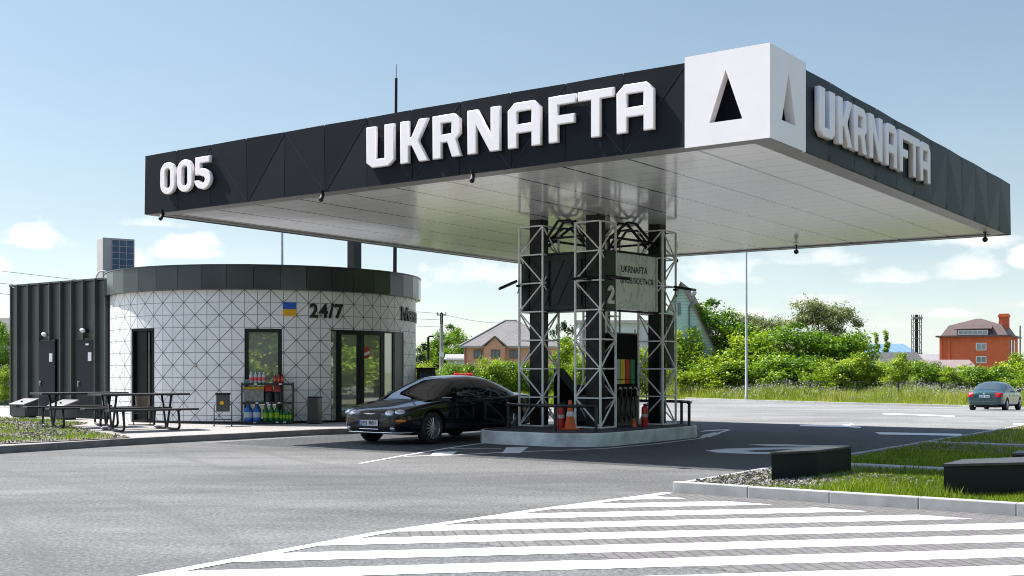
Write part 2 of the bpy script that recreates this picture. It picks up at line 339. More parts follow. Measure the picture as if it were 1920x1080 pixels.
sheet('entrance_paving',[[LW(-.33,-7.75),LW(16,-7.75),LW(16,-2.95),LW(-.33,-2.95)]],pavz,.002,True)
# far lighter apron on the other side of the canopy
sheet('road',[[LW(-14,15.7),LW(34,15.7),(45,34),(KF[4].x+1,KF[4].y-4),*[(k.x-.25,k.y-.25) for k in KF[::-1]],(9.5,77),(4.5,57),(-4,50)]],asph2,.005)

# ---- painted markings
paint=paint_mat('road_paint'); paint_old=paint_mat('road_paint_worn',(.62,.62,.62),.9)
def hatch(name,polys,m,dz=.009,frame=True): o=sheet(name,polys,m,dz,frame); return o
st=[]; pj=random.Random(3)
def xe(y): return float(np.interp(y,[-14,-10.4,-7.8,-5.4,-3.1],[-.10,-.34,-.50,-.32,-.02]))
def rag(p,q,s=.008,step=.11):                      # painted edge, ragged where it runs over the joints
    n=max(1,int(math.hypot(q[0]-p[0],q[1]-p[1])/step)); nx,ny=-(q[1]-p[1]),(q[0]-p[0]); l=math.hypot(nx,ny); out=[]
    for k in range(n):
        d=pj.uniform(-s,s) if k else 0; out.append((p[0]+(q[0]-p[0])*k/n+nx/l*d,p[1]+(q[1]-p[1])*k/n+ny/l*d))
    return out
def start(c):
    x=-.3
    for _ in range(20): x=xe(x+c)+.04
    return (x,x+c)
for k in range(0,11):
    c=-3.62-1.084*k; a,b=start(c-.283),start(c+.283); y1=-3.45
    pts=rag(a,(y1-c+.283,y1))+rag((y1-c+.283,y1),(max(b[0],y1-c-.283),y1))+(rag((y1-c-.283,y1),b) if y1-c-.283>b[0] else [])+[b]
    st.append([LW(*p) for p in pts])
ys_=list(np.linspace(-13.5,-3.0,80)); ed=[]
for y0,y1 in zip(ys_,ys_[1:]): ed.append([LW(xe(y0)-.07+pj.uniform(-.006,.006),y0),LW(xe(y0)+.06,y0),LW(xe(y1)+.06,y1),LW(xe(y1)-.07,y1)])
hatch('hatched_marking',st,paint,.004); hatch('edge_line_marking',ed,paint,.0052)
def line(pts,w):                                   # painted line of true width along ground points
    out=[]
    P=[Vector(p[:2]) for p in pts]
    for a,b in zip(P,P[1:]):
        d=(b-a).normalized(); n=Vector((-d.y,d.x))*w/2; e=d*w*.0
        out.append([a-n-e,b-n+e,b+n+e,a+n-e])
    return out
G=lambda *pp:[atg(x,y) for x,y in pp]
hatch('island_line_marking',line(G((675,869.5),(757,854.5),(837,841),(925,828.7)),.09)+line(G((757,856.3),(857,853.6),(944,848.5),(1060,844.5),(1140,841),(1235,832),(1312,822.5),(1368,806)),.10),paint_old,.0055,False)
hatch('island_hatch_marking',line(G((845,841.2),(940,841)),.09)+[G((941,850.2),(950,839),(991,838.6),(975,850)),G((806,853.6),(816,847.5),(858,846.8),(848,852.6))],paint_old,.004,False)
hatch('island_tip_marking',[G((1311,810),(1325,806.6),(1365,805),(1366,806.5),(1330,808.5)),G((1312,820),(1320,815),(1340,811),(1352,813),(1330,820))],paint_old,.0045,False)
hatch('turn_arrow_marking',[G((1322,845),(1360,841.6),(1420,839.8),(1520,838.6),(1520,841.6),(1420,844),(1392,846),(1420,848),(1520,848),(1520,851.6),(1400,851.3),(1345,849)),G((1402,833.5),(1450,833),(1530,835.2),(1592,836),(1592,838.2),(1500,837.6),(1440,836.5))],paint_old,.004,False)
hatch('arrow_marking',[G((1500,797.4),(1575,798),(1582,801),(1500,799.8)),G((1582,801.2),(1575,798.2),(1597,795),(1603,796.4),(1592,799),(1615,801.2),(1613,803.2)),G((1640,811),(1803,814.2),(1803,818),(1650,815.4)),G((1655,775.6),(1712,777),(1712,778.8),(1655,777.2)),G((1712,777.6),(1790,780.4),(1790,782),(1712,778.8)),G((1900,794),(1960,796),(1960,798.6),(1900,796.6))],paint,.011,False)

# ---- pavement in front of the shop
CH=.012
kerb_m=mat('kerb_concrete',(.20,.185,.175),.85,var=.22,scale=3,bump=.1,bscale=70)
kerb_w=mat('kerb_concrete_pale',(.36,.355,.345),.85,var=.14,scale=4,bump=.08,bscale=80)
PZ=.14
KB=[(-17,9.5),(-11.5,17.6)]+[tuple(at(x,y))[:2] for x,y in ((0,850.5),(110,843.5),(207,837),(320,830.5),(420,825.6),(500,821.2),(580,817),(645,814.4))]+[(-2.75,29.6),(-1.7,31.6),(-.6,34),(1.2,37.2)]
def offset(pts,d):
    out=[]
    for i,p in enumerate(pts):
        a=Vector(pts[max(i-1,0)]); b=Vector(pts[min(i+1,len(pts)-1)]); t=(b-a).normalized(); out.append((p[0]-t.y*d,p[1]+t.x*d))
    return out
def kerb(name,pts,w,z0,z1,m,label=None,step=1.0,chamf=.010):
    # kerb stones laid end to end with fine joints
    P=[Vector(p) for p in pts]; mb=MB(); Q=[]
    for a,b in zip(P,P[1:]):
        n=max(1,round((b-a).length/step))
        Q+= [a.lerp(b,i/n) for i in range(n)]
    Q.append(P[-1]); I=[Vector(q) for q in offset(Q,w)]
    for i in range(len(Q)-1):
        g=.0015/max(.05,(Q[i+1]-Q[i]).length)
        a,b=Q[i].lerp(Q[i+1],g),Q[i+1].lerp(Q[i],g); c,d=I[i+1].lerp(I[i],g),I[i].lerp(I[i+1],g)
        mb.prism([a,b,c,d],z0,z1+random.uniform(-.003,.003))
    return struct(mb.build(name,m,bevel=chamf))
kerb('pavement_kerb',KB,.16,-.3,PZ,kerb_m)
inner=offset(KB,.162)
mb=MB(); mb.prism(inner+[(1.5,44),(-30,48),(-30,10)],-.6,PZ-.008); struct(mb.build('pavement',pavl))
# far kerb
kerb('street_kerb',[tuple(k)[:2] for k in KF[::-1]],-.2,-.8,gz(80)+.11,kerb_w,step=1.5)

# ---- planting bed at the right
pk=[LW(40,-2.93),LW(.05,-2.93)]
kerb('bed_kerb',[tuple(LW(34,-2.93))[:2],tuple(LW(.0,-2.93))[:2]],-.13,-.1,.135,kerb_w)
kerb('bed_side_kerb',[tuple(LW(-.02,-2.78))[:2],tuple(LW(-.38,-1.9))[:2],tuple(LW(-.42,26))[:2]],-.10,-.1,.045,kerb_w)
bed=MB(); P0=[LW(.12,-2.79),LW(34,-2.79),LW(34,26),LW(-.31,26),LW(-.27,-1.9)]
sheet('bed_soil',[P0],soil,.03)
pathm=mat('path_slabs',(.33,.32,.31),.85,var=.12,scale=3,bump=.3)
for k,y in enumerate((1.92,8.5)):
    mb=MB(); mb.prism([LW(-.3,y-.16),LW(34,y-.16),LW(34,y+.16),LW(-.3,y+.16)],-.05,.075); struct(mb.build('slab_path',pathm,bevel=.01))
# ================================================================== CANOPY
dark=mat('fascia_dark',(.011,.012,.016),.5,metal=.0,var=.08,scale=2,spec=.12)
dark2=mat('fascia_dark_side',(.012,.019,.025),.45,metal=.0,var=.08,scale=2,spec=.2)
whitep=mat('sign_white',(.93,.85,.83),.35,var=.02,scale=2)
blackm=mat('black_metal',(.009,.009,.010),.45,metal=.0,var=.15,scale=4,spec=.25)
colm=mat('column_black',(.007,.0085,.0095),.35,metal=.0,var=.15,scale=2,spec=.3)
greym=mat('soffit_trim',(.30,.295,.28),.4,metal=.1,var=.08,scale=2)
ZB,ZT=4.9,6.17; LX,LYY=14.34,14.93
can=thing('fuel_canopy','huge flat dark canopy over the pumps with white lettering and white corner cube','canopy',(BX,BY,0),ROT)
def zigzag(side):                                  # folded triangular panels, joints left open a little
    mb=MB(); n=12; ln=LX-1.31 if side=='l' else LYY-1.31; pw=ln/n; d=.022
    def P(t,z,off): return (-(1.31+t),-off,z) if side=='l' else (off,1.31+t,z)
    for k in range(n):
        a,b=k*pw+.006,(k+1)*pw-.006
        top_fold = (k%2==0)
        o=lambda i,top:(d if ((i%2==1)==top) else 0)
        A=P(a,ZB,o(k,False)); B=P(b,ZB,o(k+1,False)); C=P(b,ZT,o(k+1,True)); D=P(a,ZT,o(k,True))
        tri=[(A,B,D),(B,C,D)] if top_fold==(side=='l') else [(A,B,C),(A,C,D)]
        for t in tri: mb.add(t,[(0,1,2) if side=='r' else (2,1,0)])
    # flat backing box behind the panels
    if side=='l': mb.box((-(1.31+ln/2),.11,(ZB+ZT)/2),(ln,.2,ZT-ZB-.02))
    else: mb.box((-.11,1.31+ln/2,(ZB+ZT)/2),(.2,ln,ZT-ZB-.02))
    return mb
fl=zigzag('l').build('fascia',dark,can); fr=zigzag('r').build('fascia',dark2,can)
jm=mat('joint_strip',(.045,.048,.055),.4,var=.05,spec=.3)
for side,par in (('l',fl),('r',fr)):
    n=12; ln=(LX if side=='l' else LYY)-1.31; pw=ln/n; mb=MB()
    for k in range(n):
        up=(k%2==0); t0,t1=k*pw+.01,(k+1)*pw-.01
        # the fold runs between the two raised corners of a panel
        za,zb2=(ZT-.01,ZB+.01) if up else (ZB+.01,ZT-.01)
        P=lambda t,z:(-(1.31+t),-.026 if True else 0,z) if side=='l' else (.026,1.31+t,z)
        off=lambda top,i:.022 if ((i%2==1)==top) else 0
        Pp=lambda t,z,i:(-(1.31+t),-off(z>ZB+.5,i)-.002,z) if side=='l' else (off(z>ZB+.5,i)+.002,1.31+t,z)
        mb.bar(Pp(t0,za,k),Pp(t1,zb2,k+1),.009,.006)
    mb.build('joint_strip',jm,par)
mb=MB(); mb.box((-LX/2,LYY-.1,(ZB+ZT)/2),(LX-.01,.2,ZT-ZB)); mb.box((-LX+.1,LYY/2+.1,(ZB+ZT)/2),(.2,LYY-.62,ZT-ZB)); mb.build('fascia',dark,can)
mb=MB(); mb.box((-LX/2,LYY/2,ZT-.08),(LX-.45,LYY-.45,.06)); mb.build('roof_deck',mat('roof_deck',(.2,.2,.2),.8),can)
# ceiling: glossy pale sheets with open joints
m=bpy.data.materials.new('ceiling_sheet'); nt,N,L,P=nodes(m); tc=N.new('ShaderNodeTexCoord'); sx=N.new('ShaderNodeSeparateXYZ'); L.new(tc.outputs['Object'],sx.inputs[0])
fx=mathn(N,L,'FRACT',mathn(N,L,'DIVIDE',mathn(N,L,'ADD',sx.outputs[0],.14),1.25)); fy=mathn(N,L,'FRACT',mathn(N,L,'DIVIDE',sx.outputs[1],.62))
lx=mathn(N,L,'LESS_THAN',fx,.042); ly=mathn(N,L,'LESS_THAN',fy,.04)
j=mathn(N,L,'MAXIMUM',mathn(N,L,'MULTIPLY',lx,.97),mathn(N,L,'MULTIPLY',ly,.38))
mp=N.new('ShaderNodeMapping'); mp.inputs['Scale'].default_value=(.45,3.2,1); L.new(tc.outputs['Object'],mp.inputs['Vector'])
w=noise(N,L,mp.outputs[0],1.1,3,.5); wv=N.new('ShaderNodeTexWhiteNoise'); wv.noise_dimensions='2D'
cb=N.new('ShaderNodeCombineXYZ'); L.new(mathn(N,L,'FLOOR',mathn(N,L,'DIVIDE',mathn(N,L,'ADD',sx.outputs[0],.14),1.25)),cb.inputs[0]); L.new(mathn(N,L,'FLOOR',mathn(N,L,'DIVIDE',sx.outputs[1],2.48)),cb.inputs[1]); L.new(cb.outputs[0],wv.inputs['Vector'])
base=mixc(N,L,mathn(N,L,'MULTIPLY_ADD',wv.outputs['Value'],.5,mathn(N,L,'MULTIPLY',w,.5)),(.90,.895,.88),(.94,.935,.925))
L.new(mixc(N,L,j,base,(.03,.03,.028)),P.inputs['Base Color']); P.inputs['Roughness'].default_value=.12; P.inputs['Specular IOR Level'].default_value=.28
bumpn(N,L,P,mathn(N,L,'SUBTRACT',w,mathn(N,L,'MULTIPLY',j,.3)),.06,.02)
mb=MB(); mb.box((-LX/2,LYY/2,ZB+.06),(LX-.7,LYY-.7,.06)); mb.build('ceiling',m,can)
mb=MB(); z=ZB+.012
for c,d in (((-LX/2,.19,z),(LX-.02,.34,.03)),((-.19,LYY/2,z),(.34,LYY-.72,.03)),((-LX/2,LYY-.28,z),(LX-.42,.14,.03)),((-LX+.28,LYY/2,z),(.14,LYY-.72,.03))): mb.box(c,d)
mb.build('soffit_trim',greym,can)
# white corner cube with cut-out triangles
c0,zb,zt=1.31,ZB-.03,ZT+.07; o=.055
tri=[(-.53/2,5.215),(.53/2,5.215),(0,5.955)]
cube=MB()
def holed(side):
    cx=.64
    out=[(-o,zb),(c0,zb),(c0,zt),(-o,zt)]
    t=[(cx-.265,5.20),(cx+.265,5.20),(cx,5.95)]
    conv=(lambda t_,z,dd:(-t_,-o+dd,z)) if side=='l' else (lambda t_,z,dd:(o-dd,t_,z))
    vs=[conv(u,z,0) for u,z in out]+[conv(u,z,0) for u,z in t]
    fs=[(0,1,5),(0,5,4),(1,2,5),(2,6,5),(2,3,6),(3,4,6),(3,0,4)]
    if side=='l': fs=[f[::-1] for f in fs]
    cube.add(vs,[f if side=='r' else f for f in fs])
    # reveal of the cut-out
    dd=.16; vs=[conv(u,z,0) for u,z in t]+[conv(u,z,dd) for u,z in t]
    cube.add(vs,[(0,1,4,3),(1,2,5,4),(2,0,3,5)])
holed('l'); holed('r')
cube.add([(-c0,-o,zt),(o,-o,zt),(o,c0,zt),(-c0,c0,zt)],[(0,1,2,3)])
cube.add([(-c0,-o,zb),(-c0,.01,zb),(-c0,.01,zt),(-c0,-o,zt)],[(0,1,2,3)]); cube.add([(-.01,c0,zb),(o,c0,zb),(o,c0,zt),(-.01,c0,zt)],[(0,1,2,3)]); cube.add([(-c0,c0,ZT-.2),(o,c0,ZT-.2),(o,c0,zt),(-c0,c0,zt)],[(0,1,2,3)]); cube.add([(-c0,-o,ZT-.2),(-c0,c0,ZT-.2),(-c0,c0,zt),(-c0,-o,zt)],[(0,1,2,3)])
cb_=cube.build('corner_cube',whitep,can)
trm=mat('hollow_shade_black',(.003,.003,.005),.5,spec=.05)  # near-black sheets stand in for the shade inside the hollow cut-outs
mb=MB(); mb.quad((-1.05,-o+.15,5.1),(-.25,-o+.15,5.1),(-.25,-o+.15,6.0),(-1.05,-o+.15,6.0)); mb.build('hollow_shade',trm,cb_)
mb=MB(); mb.quad((o-.15,.25,5.1),(o-.15,1.05,5.1),(o-.15,1.05,6.0),(o-.15,.25,6.0)); mb.build('hollow_shade',trm,cb_)

# letters
GL={'U':[[(0,1),(0,.13),(.13,0),(.49,0),(.62,.13),(.62,1),(.41,1),(.41,.2),(.21,.2),(.21,1)]],
'K':[[(0,0),(0,1),(.2,1),(.2,.6),(.27,.6),(.45,1),(.67,1),(.44,.52),(.44,.48),(.67,0),(.45,0),(.27,.4),(.2,.4),(.2,0)]],
'R':[[(0,0),(0,1),(.5,1),(.64,.86),(.64,.52),(.54,.41),(.66,0),(.45,0),(.34,.36),(.2,.36),(.2,0)],[(.2,.55),(.44,.55),(.44,.81),(.2,.81)]],
'N':[[(0,0),(0,1),(.22,1),(.52,.38),(.52,1),(.72,1),(.72,0),(.50,0),(.2,.62),(.2,0)]],
'A':[[(0,0),(0,.84),(.15,1),(.57,1),(.72,.84),(.72,0),(.52,0),(.52,.32),(.2,.32),(.2,0)],[(.2,.52),(.52,.52),(.52,.8),(.2,.8)]],
'F':[[(0,0),(0,1),(.58,1),(.58,.8),(.2,.8),(.2,.58),(.55,.58),(.55,.38),(.2,.38),(.2,0)]],
'T':[[(0,1),(.76,1),(.76,.8),(.48,.8),(.48,0),(.28,0),(.28,.8),(0,.8)]]}
def arc(cx,cy,r,a0,a1,n=8,ry=None): return [(cx+r*math.cos(RAD(a0+(a1-a0)*i/n)),cy+(ry or r)*math.sin(RAD(a0+(a1-a0)*i/n))) for i in range(n+1)]
GL['0']=[arc(.3,.7,.3,0,180)+arc(.3,.3,.3,180,360),arc(.3,.7,.11,0,180)+arc(.3,.3,.11,180,360)]
GL['5']=[[(.04,1),(.57,1),(.57,.81),(.22,.81),(.21,.645)]+arc(.30,.32,.32,88,-90,10)+arc(.28,.3,.28,-90,-180,5)+[(.2,.28)]+arc(.30,.3,.1,200,450,12)[0:]+[(.16,.46),(.02,.46)]]
GL['2']=[[(0,0),(.6,0),(.6,.19),(.28,.19),(.55,.52)]+arc(.3,.70,.30,-25,180,10)+[(.2,.70)]+arc(.3,.70,.1,180,-30,8)+[(0,.17)]]
def tl(px,off=.10):                                # place on the front fascia seen at an image column
    u=(px-CX)/F; bx,by=BX-NX*off,BY-NY*off; return (bx-u*by)/(EX-u*EY)
def tr(px,off=.13):
    u=(px-CX)/F; bx,by=BX+EX*off,BY+EY*off; return (u*by-bx)/(NX-u*NY)
lwm=mat('letter_white',(.93,.85,.83),.4,var=.015,scale=2)
spans=[('U',686.7,738.3),('K',750,802.7),('R',810.7,864),('N',876,936.7),('A',951.7,1013.3),('F',1028.3,1079.3),('T',1083.3,1150),('A',1155.7,1225.7)]
pos=[]
def letter(ch,x0,x1,z0,z1,side,depth,gap,parent):
    sp=GL[ch]; w=max(p[0] for p in sp[0]); mn=min(p[0] for p in sp[0])
    sc=[[((p[0]-mn)/(w-mn)*(x1-x0),p[1]*(z1-z0)) for p in s_] for s_ in sp]
    me=setmat(poly_mesh('letter',sc,depth/2-.014,.014),lwm)
    if side=='l': M=Matrix(((1,0,0,x0),(0,0,-1,-(gap+depth/2)),(0,1,0,z0),(0,0,0,1)))
    else: M=Matrix(((0,0,1,gap+depth/2),(1,0,0,x0),(0,1,0,z0),(0,0,0,1)))
    return link('letter',tf_mesh(me,M),parent)
for ch,a,b in spans:
    x0,x1=-tl(a),-tl(b); pos.append((ch,x0,x1)); letter(ch,x0,x1,5.215,5.965,'l',.075,.028,fl)
for ch,a,b in (('0',301,328),('0',332.5,360.5),('5',365,395.5)):
    letter(ch,-tl(a),-tl(b),5.25,5.93,'l',.085,.028,fl)
r0,r1=tr(1538),tr(1745); a0,a1=pos[0][1],pos[-1][2]
for ch,x0,x1 in pos:
    f_=lambda x:r0+(x-a0)/(a1-a0)*(r1-r0); letter(ch,f_(x0),f_(x1),5.2,5.965,'r',.10,.03,fr)

# columns, arched braces
ML=(-6.26,5.64)                                    # front corner of the middle lattice tower, station frame
TW=.64
TOW=[ML,(ML[0]-1.5,ML[1]),(ML[0]+.28,ML[1]+2.29),(ML[0]-1.3,ML[1]+2.4)]
CC=[(x-TW/2,y+TW/2) for x,y in TOW]
for x,y in CC:
    mb=MB(); mb.box((x,y,(.27+ZB+.03)/2),(.31,.31,ZB+.03-.27)); mb.box((x,y,.29),(.5,.5,.03)); mb.build('column',colm,can,bevel=.012)
for i,j_ in ((0,1),(0,2),(1,3),(2,3)):
    a,b=Vector((*CC[i],0)),Vector((*CC[j_],0)); d=(b-a); ln=d.length; d/=ln; s=Vector((-d.y,d.x,0))
    mb=MB()
    for off in (-.12,.12):
        p=[a+d*.2+s*off+Vector((0,0,4.36)),a+d*(ln*.5-.16)+s*off+Vector((0,0,4.86)),a+d*(ln*.5+.16)+s*off+Vector((0,0,4.86)),b-d*.2+s*off+Vector((0,0,4.36))]
        for q,r in zip(p,p[1:]): mb.bar(q,r,.045)
    mb.bar(a+d*.16+Vector((0,0,4.5)),b-d*.16+Vector((0,0,4.5)),.05); mb.build('arched_brace',blackm,can)
# small downlight cameras below the edge
def px_on(z,px,py): p=at(px,py,z); return WL(p)
def camera_bullet(px,py,label,tilt=-1):
    x,y=px_on(ZB-.06,px,py); t=thing('security_camera',label,'camera',LW(x,y,ZB-.002),ROT,'cameras under the canopy edge')
    mb=MB(); mb.cyl((0,0,0),(0,0,-.05),.045,.04); mb.cyl((0,0,-.05),(0,0,-.09),.02); mb.build('mount',blackm,t)
    mb=MB(); d=Vector((.35*-tilt,-.55,-.55)).normalized()*.22; c=Vector((0,0,-.12)); mb.cyl(c-d*.4,c+d*.6,.036,.042,seg=14); mb.build('housing',blackm,t,bevel=.008)
    return t
camera_bullet(604,362,'small black camera hanging under the front canopy edge, left of the big lettering')
camera_bullet(886,325,'small black camera hanging under the front canopy edge, below the letters K and R')
camera_bullet(304,399,'small black camera at the far left corner of the canopy, below the number 005')
def dome(px,py,label):
    x,y=px_on(ZB-.16,px,py); x=min(x,-.3); y=min(y,LYY-.3); t=thing('dome_camera',label,'camera',LW(x,y,ZB-.002),ROT,'dome cameras under the canopy')
    mb=MB(); mb.cyl((0,0,0),(0,0,-.02),.05); mb.cyl((0,0,-.02),(0,0,-.14),.018); mb.build('stem',blackm,t)
    mb=MB(); mb.sphere((0,0,-.185),.066,14,10); mb.build('dome',mat('dome_black',(.012,.012,.014),.12),t,smooth=True)
dome(1493,470,'black dome camera under the rear canopy edge, between the pump towers and right corner')
dome(1847,447,'black dome camera hanging at the far right corner of the canopy')
dome(1268,487,'black dome camera hanging just right of the right lattice tower')

# ================================================================== PUMP ISLAND
conc=mat('island_concrete',(.62,.625,.60),.75,var=.34,scale=2.2,bump=.25,bscale=30)
def rrect(x0,x1,y0,y1,r,n=7):
    return arc(x1-r,y1-r,r,0,90,n)+arc(x0+r,y1-r,r,90,180,n)+arc(x0+r,y0+r,r,180,270,n)+arc(x1-r,y0+r,r,270,360,n)
mb=MB(); mb.prism(rrect(ML[0]-2.16,ML[0]+1.05,ML[1]-2.12,ML[1]+3.3,1.05),-.02,.27)
isl=mb.build('pump_island',conc,bevel=.02,loc=(BX,BY,0),rz=ROT); tag(isl,'grey raised concrete island with rounded ends carrying the towers and pumps','island')
mb=MB(); mb.prism(rrect(ML[0]-2.08,ML[0]+.97,ML[1]-2.04,ML[1]+3.22,.98),.268,.274); tp=mb.build('top_paving',pav,isl)

lat=mat('lattice_white',(.92,.91,.89),.4,var=.05,scale=3)
LV=[.29+.6386*k for k in range(8)]
def tower(phase,label):
    t=thing('lattice_tower',label,'lattice tower',(0,0,0),ROT,'white lattice towers round the canopy columns')
    cs=[(0,0),(-TW,0),(-TW,TW),(0,TW)]
    for x,y in cs:
        mb=MB(); mb.box((x,y,(.275+LV[7])/2),(.042,.042,LV[7]-.275)); mb.build('post',lat,t,bevel=.004)
    for z in LV:
        mb=MB()
        for (a,b) in zip(cs,cs[1:]+cs[:1]):
            d=Vector((b[0]-a[0],b[1]-a[1],0)).normalized()*.022; mb.bar(Vector((*a,z))+d,Vector((*b,z))-d,.030)
        mb.build('ring_bar',lat,t)
    for i,(a,b) in enumerate(zip(cs,cs[1:]+cs[:1])):
        for k in range(7):
            s=(k+i+phase)%2
            p,q=((a,b) if s==0 else (b,a)); d=Vector((q[0]-p[0],q[1]-p[1],.6386)).normalized()*.03
            mb=MB(); mb.bar(Vector((*p,LV[k]))+d,Vector((*q,LV[k+1]))-d,.026); mb.build('diagonal_bar',lat,t)
    return t
t1=tower(0,'white lattice tower in front, nearest to the camera, beside the number 2'); t1.location=LW(*TOW[0])
t2=tower(1,'white lattice tower nearest the black car, on the left of the pump island'); t2.location=LW(*TOW[1])
t3=dup(t2,LW(*TOW[2]),label='white lattice tower at the right end of the pump island beside the poster'); t4=dup(t1,LW(*TOW[3]),label='white lattice tower at the back, hidden behind the nearest one')

# sign box (dark) along the front, number 2 at its end
sgd=mat('sign_dark_green',(.010,.021,.019),.35,var=.08,scale=2,spec=.3); gl_d=mat('dark_display',(.006,.011,.015),.18,var=.05,spec=.25)
fx0,fx1=TOW[1][0]-TW-.06,TOW[0][0]+.05; fy=ML[1]+.14
sb=thing('sign_box','dark green sign box across the left and middle towers, white number 2 on its end','sign box',LW((fx0+fx1)/2,fy+.22,2.87),ROT)
hw=(fx1-fx0)/2; cut=.0
mb=MB()
c1=[(CC[1][0]-.17-(fx0+fx1)/2,CC[1][0]+.17-(fx0+fx1)/2),(CC[0][0]-.17-(fx0+fx1)/2,CC[0][0]+.17-(fx0+fx1)/2)]
for a,b in ((-hw,c1[0][0]),(c1[0][1],c1[1][0]),(c1[1][1],hw)): mb.box(((a+b)/2,0,.62),(b-a,.42,1.24))
mb.box((0,-.0,1.26),(2*hw,.46,.04)); mb.box((0,0,-.02),(2*hw,.46,.04)); mb.build('housing',sgd,sb,bevel=.01)
mb=MB(); a,b=c1[0][1]+.06,c1[1][0]-.06; mb.box(((a+b)/2,-.216,.60),(b-a,.012,1.0)); mb.build('display_pane',gl_d,sb)
mb=MB()
for q in (.3,.62): mb.bar(Vector((a+(b-a)*q-.25,-.225,.12)),Vector((a+(b-a)*q+.25,-.225,1.1)),.022)
mb.build('stiffener',blackm,sb)
me=setmat(poly_mesh('number_two',[[(x*.26/.6-.13,y*.40) for x,y in s_] for s_ in GL['2']],.012,.0),mat('number_white',(.95,.95,.93),.4))
link('numeral',tf_mesh(me,Matrix(((0,0,1,hw+.013),(1,0,0,-.02),(0,1,0,.11),(0,0,0,1)))),sb)
# pale poster along the right side
px0=(TOW[0][0]-.05,TOW[0][1]+TW+.06); ln=2.29-TW-.02
dx=.28/2.29
po=thing('advertising_poster','white poster with black Cyrillic lettering hung between the middle and right towers','poster',LW(px0[0],px0[1]-.12,2.85),ROT-math.atan(dx))
m=bpy.data.materials.new('poster_print'); nt,N,L,P=nodes(m); tc=N.new('ShaderNodeTexCoord'); mp=N.new('ShaderNodeMapping'); mp.inputs['Rotation'].default_value=(RAD(30),0,0); mp.inputs['Scale'].default_value=(1,1.2,.5); L.new(tc.outputs['Object'],mp.inputs['Vector'])
a=noise(N,L,mp.outputs[0],2.2,3,.6); wv=N.new('ShaderNodeTexWave'); wv.inputs['Scale'].default_value=2.2; wv.inputs['Distortion'].default_value=14; wv.inputs['Detail'].default_value=3; wv.inputs['Detail Scale'].default_value=1.2; L.new(mp.outputs[0],wv.inputs['Vector'])
k=mathn(N,L,'MULTIPLY',wv.outputs['Fac'],a)
L.new(ramp(N,L,k,[(.12,(.82,.88,.88)),(.32,(.86,.90,.88)),(.45,(.55,.60,.58)),(.55,(.84,.88,.86))]),P.inputs['Base Color']); P.inputs['Roughness'].default_value=.35
mb=MB(); mb.box((0,ln/2+.07,.655),(.03,ln,1.25)); mb.build('panel',m,po)
mb=MB()
for z in (0.0,1.31): mb.box((-.0,ln/2+.07,z),(.07,ln+.06,.045))
mb.build('frame',blackm,po); mb=MB(); mb.box((.018,ln-.02,.655),(.02,.05,1.24)); mb.build('edge_strip',mat('strip_grey',(.5,.46,.45),.4),po)
ink=mat('poster_ink',(.03,.03,.035),.5)
for body,z,s in (('UKRNAFTA',.93,.215),('ОНОВЛЮЄТЬСЯ',.68,.185)):
    me=setmat(text_mesh('poster_text',body,s,.002,.002,0,'CENTER'),ink)
    w=max(v.co.x for v in me.vertices)-min(v.co.x for v in me.vertices); mx=(1.25 if s<.2 else .98)/w
    link('poster_text',tf_mesh(me,Matrix(((0,0,1,.020),(mx,0,0,ln/2+.07+(.0 if s<.2 else -.1)),(0,1,0,z),(0,0,0,1)))),po)
# floodlights
def flood(x,y,z,rz,label,tilt=24):
    t=thing('floodlight',label,'floodlight',LW(x,y,z),ROT+RAD(rz),'flat black floodlights clamped to the towers')
    mb=MB(); M=Matrix.Rotation(RAD(tilt),3,'X'); mb.box((0,-.26,.02),(.34,.44,.055),M=M); mb.build('lamp_body',blackm,t,bevel=.012)
    mb=MB(); mb.box((0,-.27,-.013),(.27,.34,.01),M=M); mb.build('lamp_glass',mat('lamp_glass',(.32,.32,.31),.2),t)
    mb=MB(); mb.box((0,-.02,.0),(.06,.10,.05)); mb.tube([(0,.0,-.02),(.03,-.02,-.11),(.0,-.05,-.17),(-.03,-.02,-.11)],.008,6); mb.build('bracket',blackm,t)
flood(TOW[1][0]-TW,TOW[1][1]+.0,3.44,-50,'black floodlight on the left tower, tilted towards the shop')
flood(TOW[0][0]-.25,TOW[0][1]-.02,3.50,-40,'black floodlight on the left side of the nearest lattice tower',10)
flood(TOW[0][0]+.02,TOW[0][1]+.35,3.52,75,'black floodlight on the right side of the nearest lattice tower, before the poster',10)
flood(TOW[2][0]+.02,TOW[2][1]+.55,3.42,95,'black floodlight on the right tower in front of the green gable',10)
# black speaker panel on the right tower
mb=MB(); mb.box((0,0,0),(.02,.36,1.25)); o_=mb.build('back_board',blackm,loc=LW(TOW[2][0]-.1,TOW[2][1]+.56,2.2),rz=ROT); tag(o_,'black board fixed inside the right lattice tower','board')

# rails
def rail(name,pts,posts,label):
    t=thing(name,label,'guard rail',LW(ML[0]+pts[0][0],ML[1]+pts[0][1],.27),ROT,'black tube rails round the pump island')
    p0=pts[0]; Q=[Vector((x-p0[0],y-p0[1],.53)) for x,y in pts]; mb=MB()
    s=[]
    for i in range(len(Q)-1):
        for k in range(6): s.append(Q[i].lerp(Q[i+1],k/6))
    s.append(Q[-1]); sm=[s[0]]+[(s[i-1]+s[i]*2+s[i+1])/4 for i in range(1,len(s)-1)]+[s[-1]]
    mb.tube(sm,.035,12); mb.build('top_rail',mat('rail_black',(.02,.019,.019),.35),t,smooth=True)
    for x,y in posts:
        mb=MB(); mb.cyl((x-p0[0],y-p0[1],0),(x-p0[0],y-p0[1],.53),.034,seg=14); mb.cyl((x-p0[0],y-p0[1],0),(x-p0[0],y-p0[1],.012),.07,seg=16); mb.sphere((x-p0[0],y-p0[1],.53),.036,12,8); mb.build('post',MATS['rail_black'],t,auto=30)
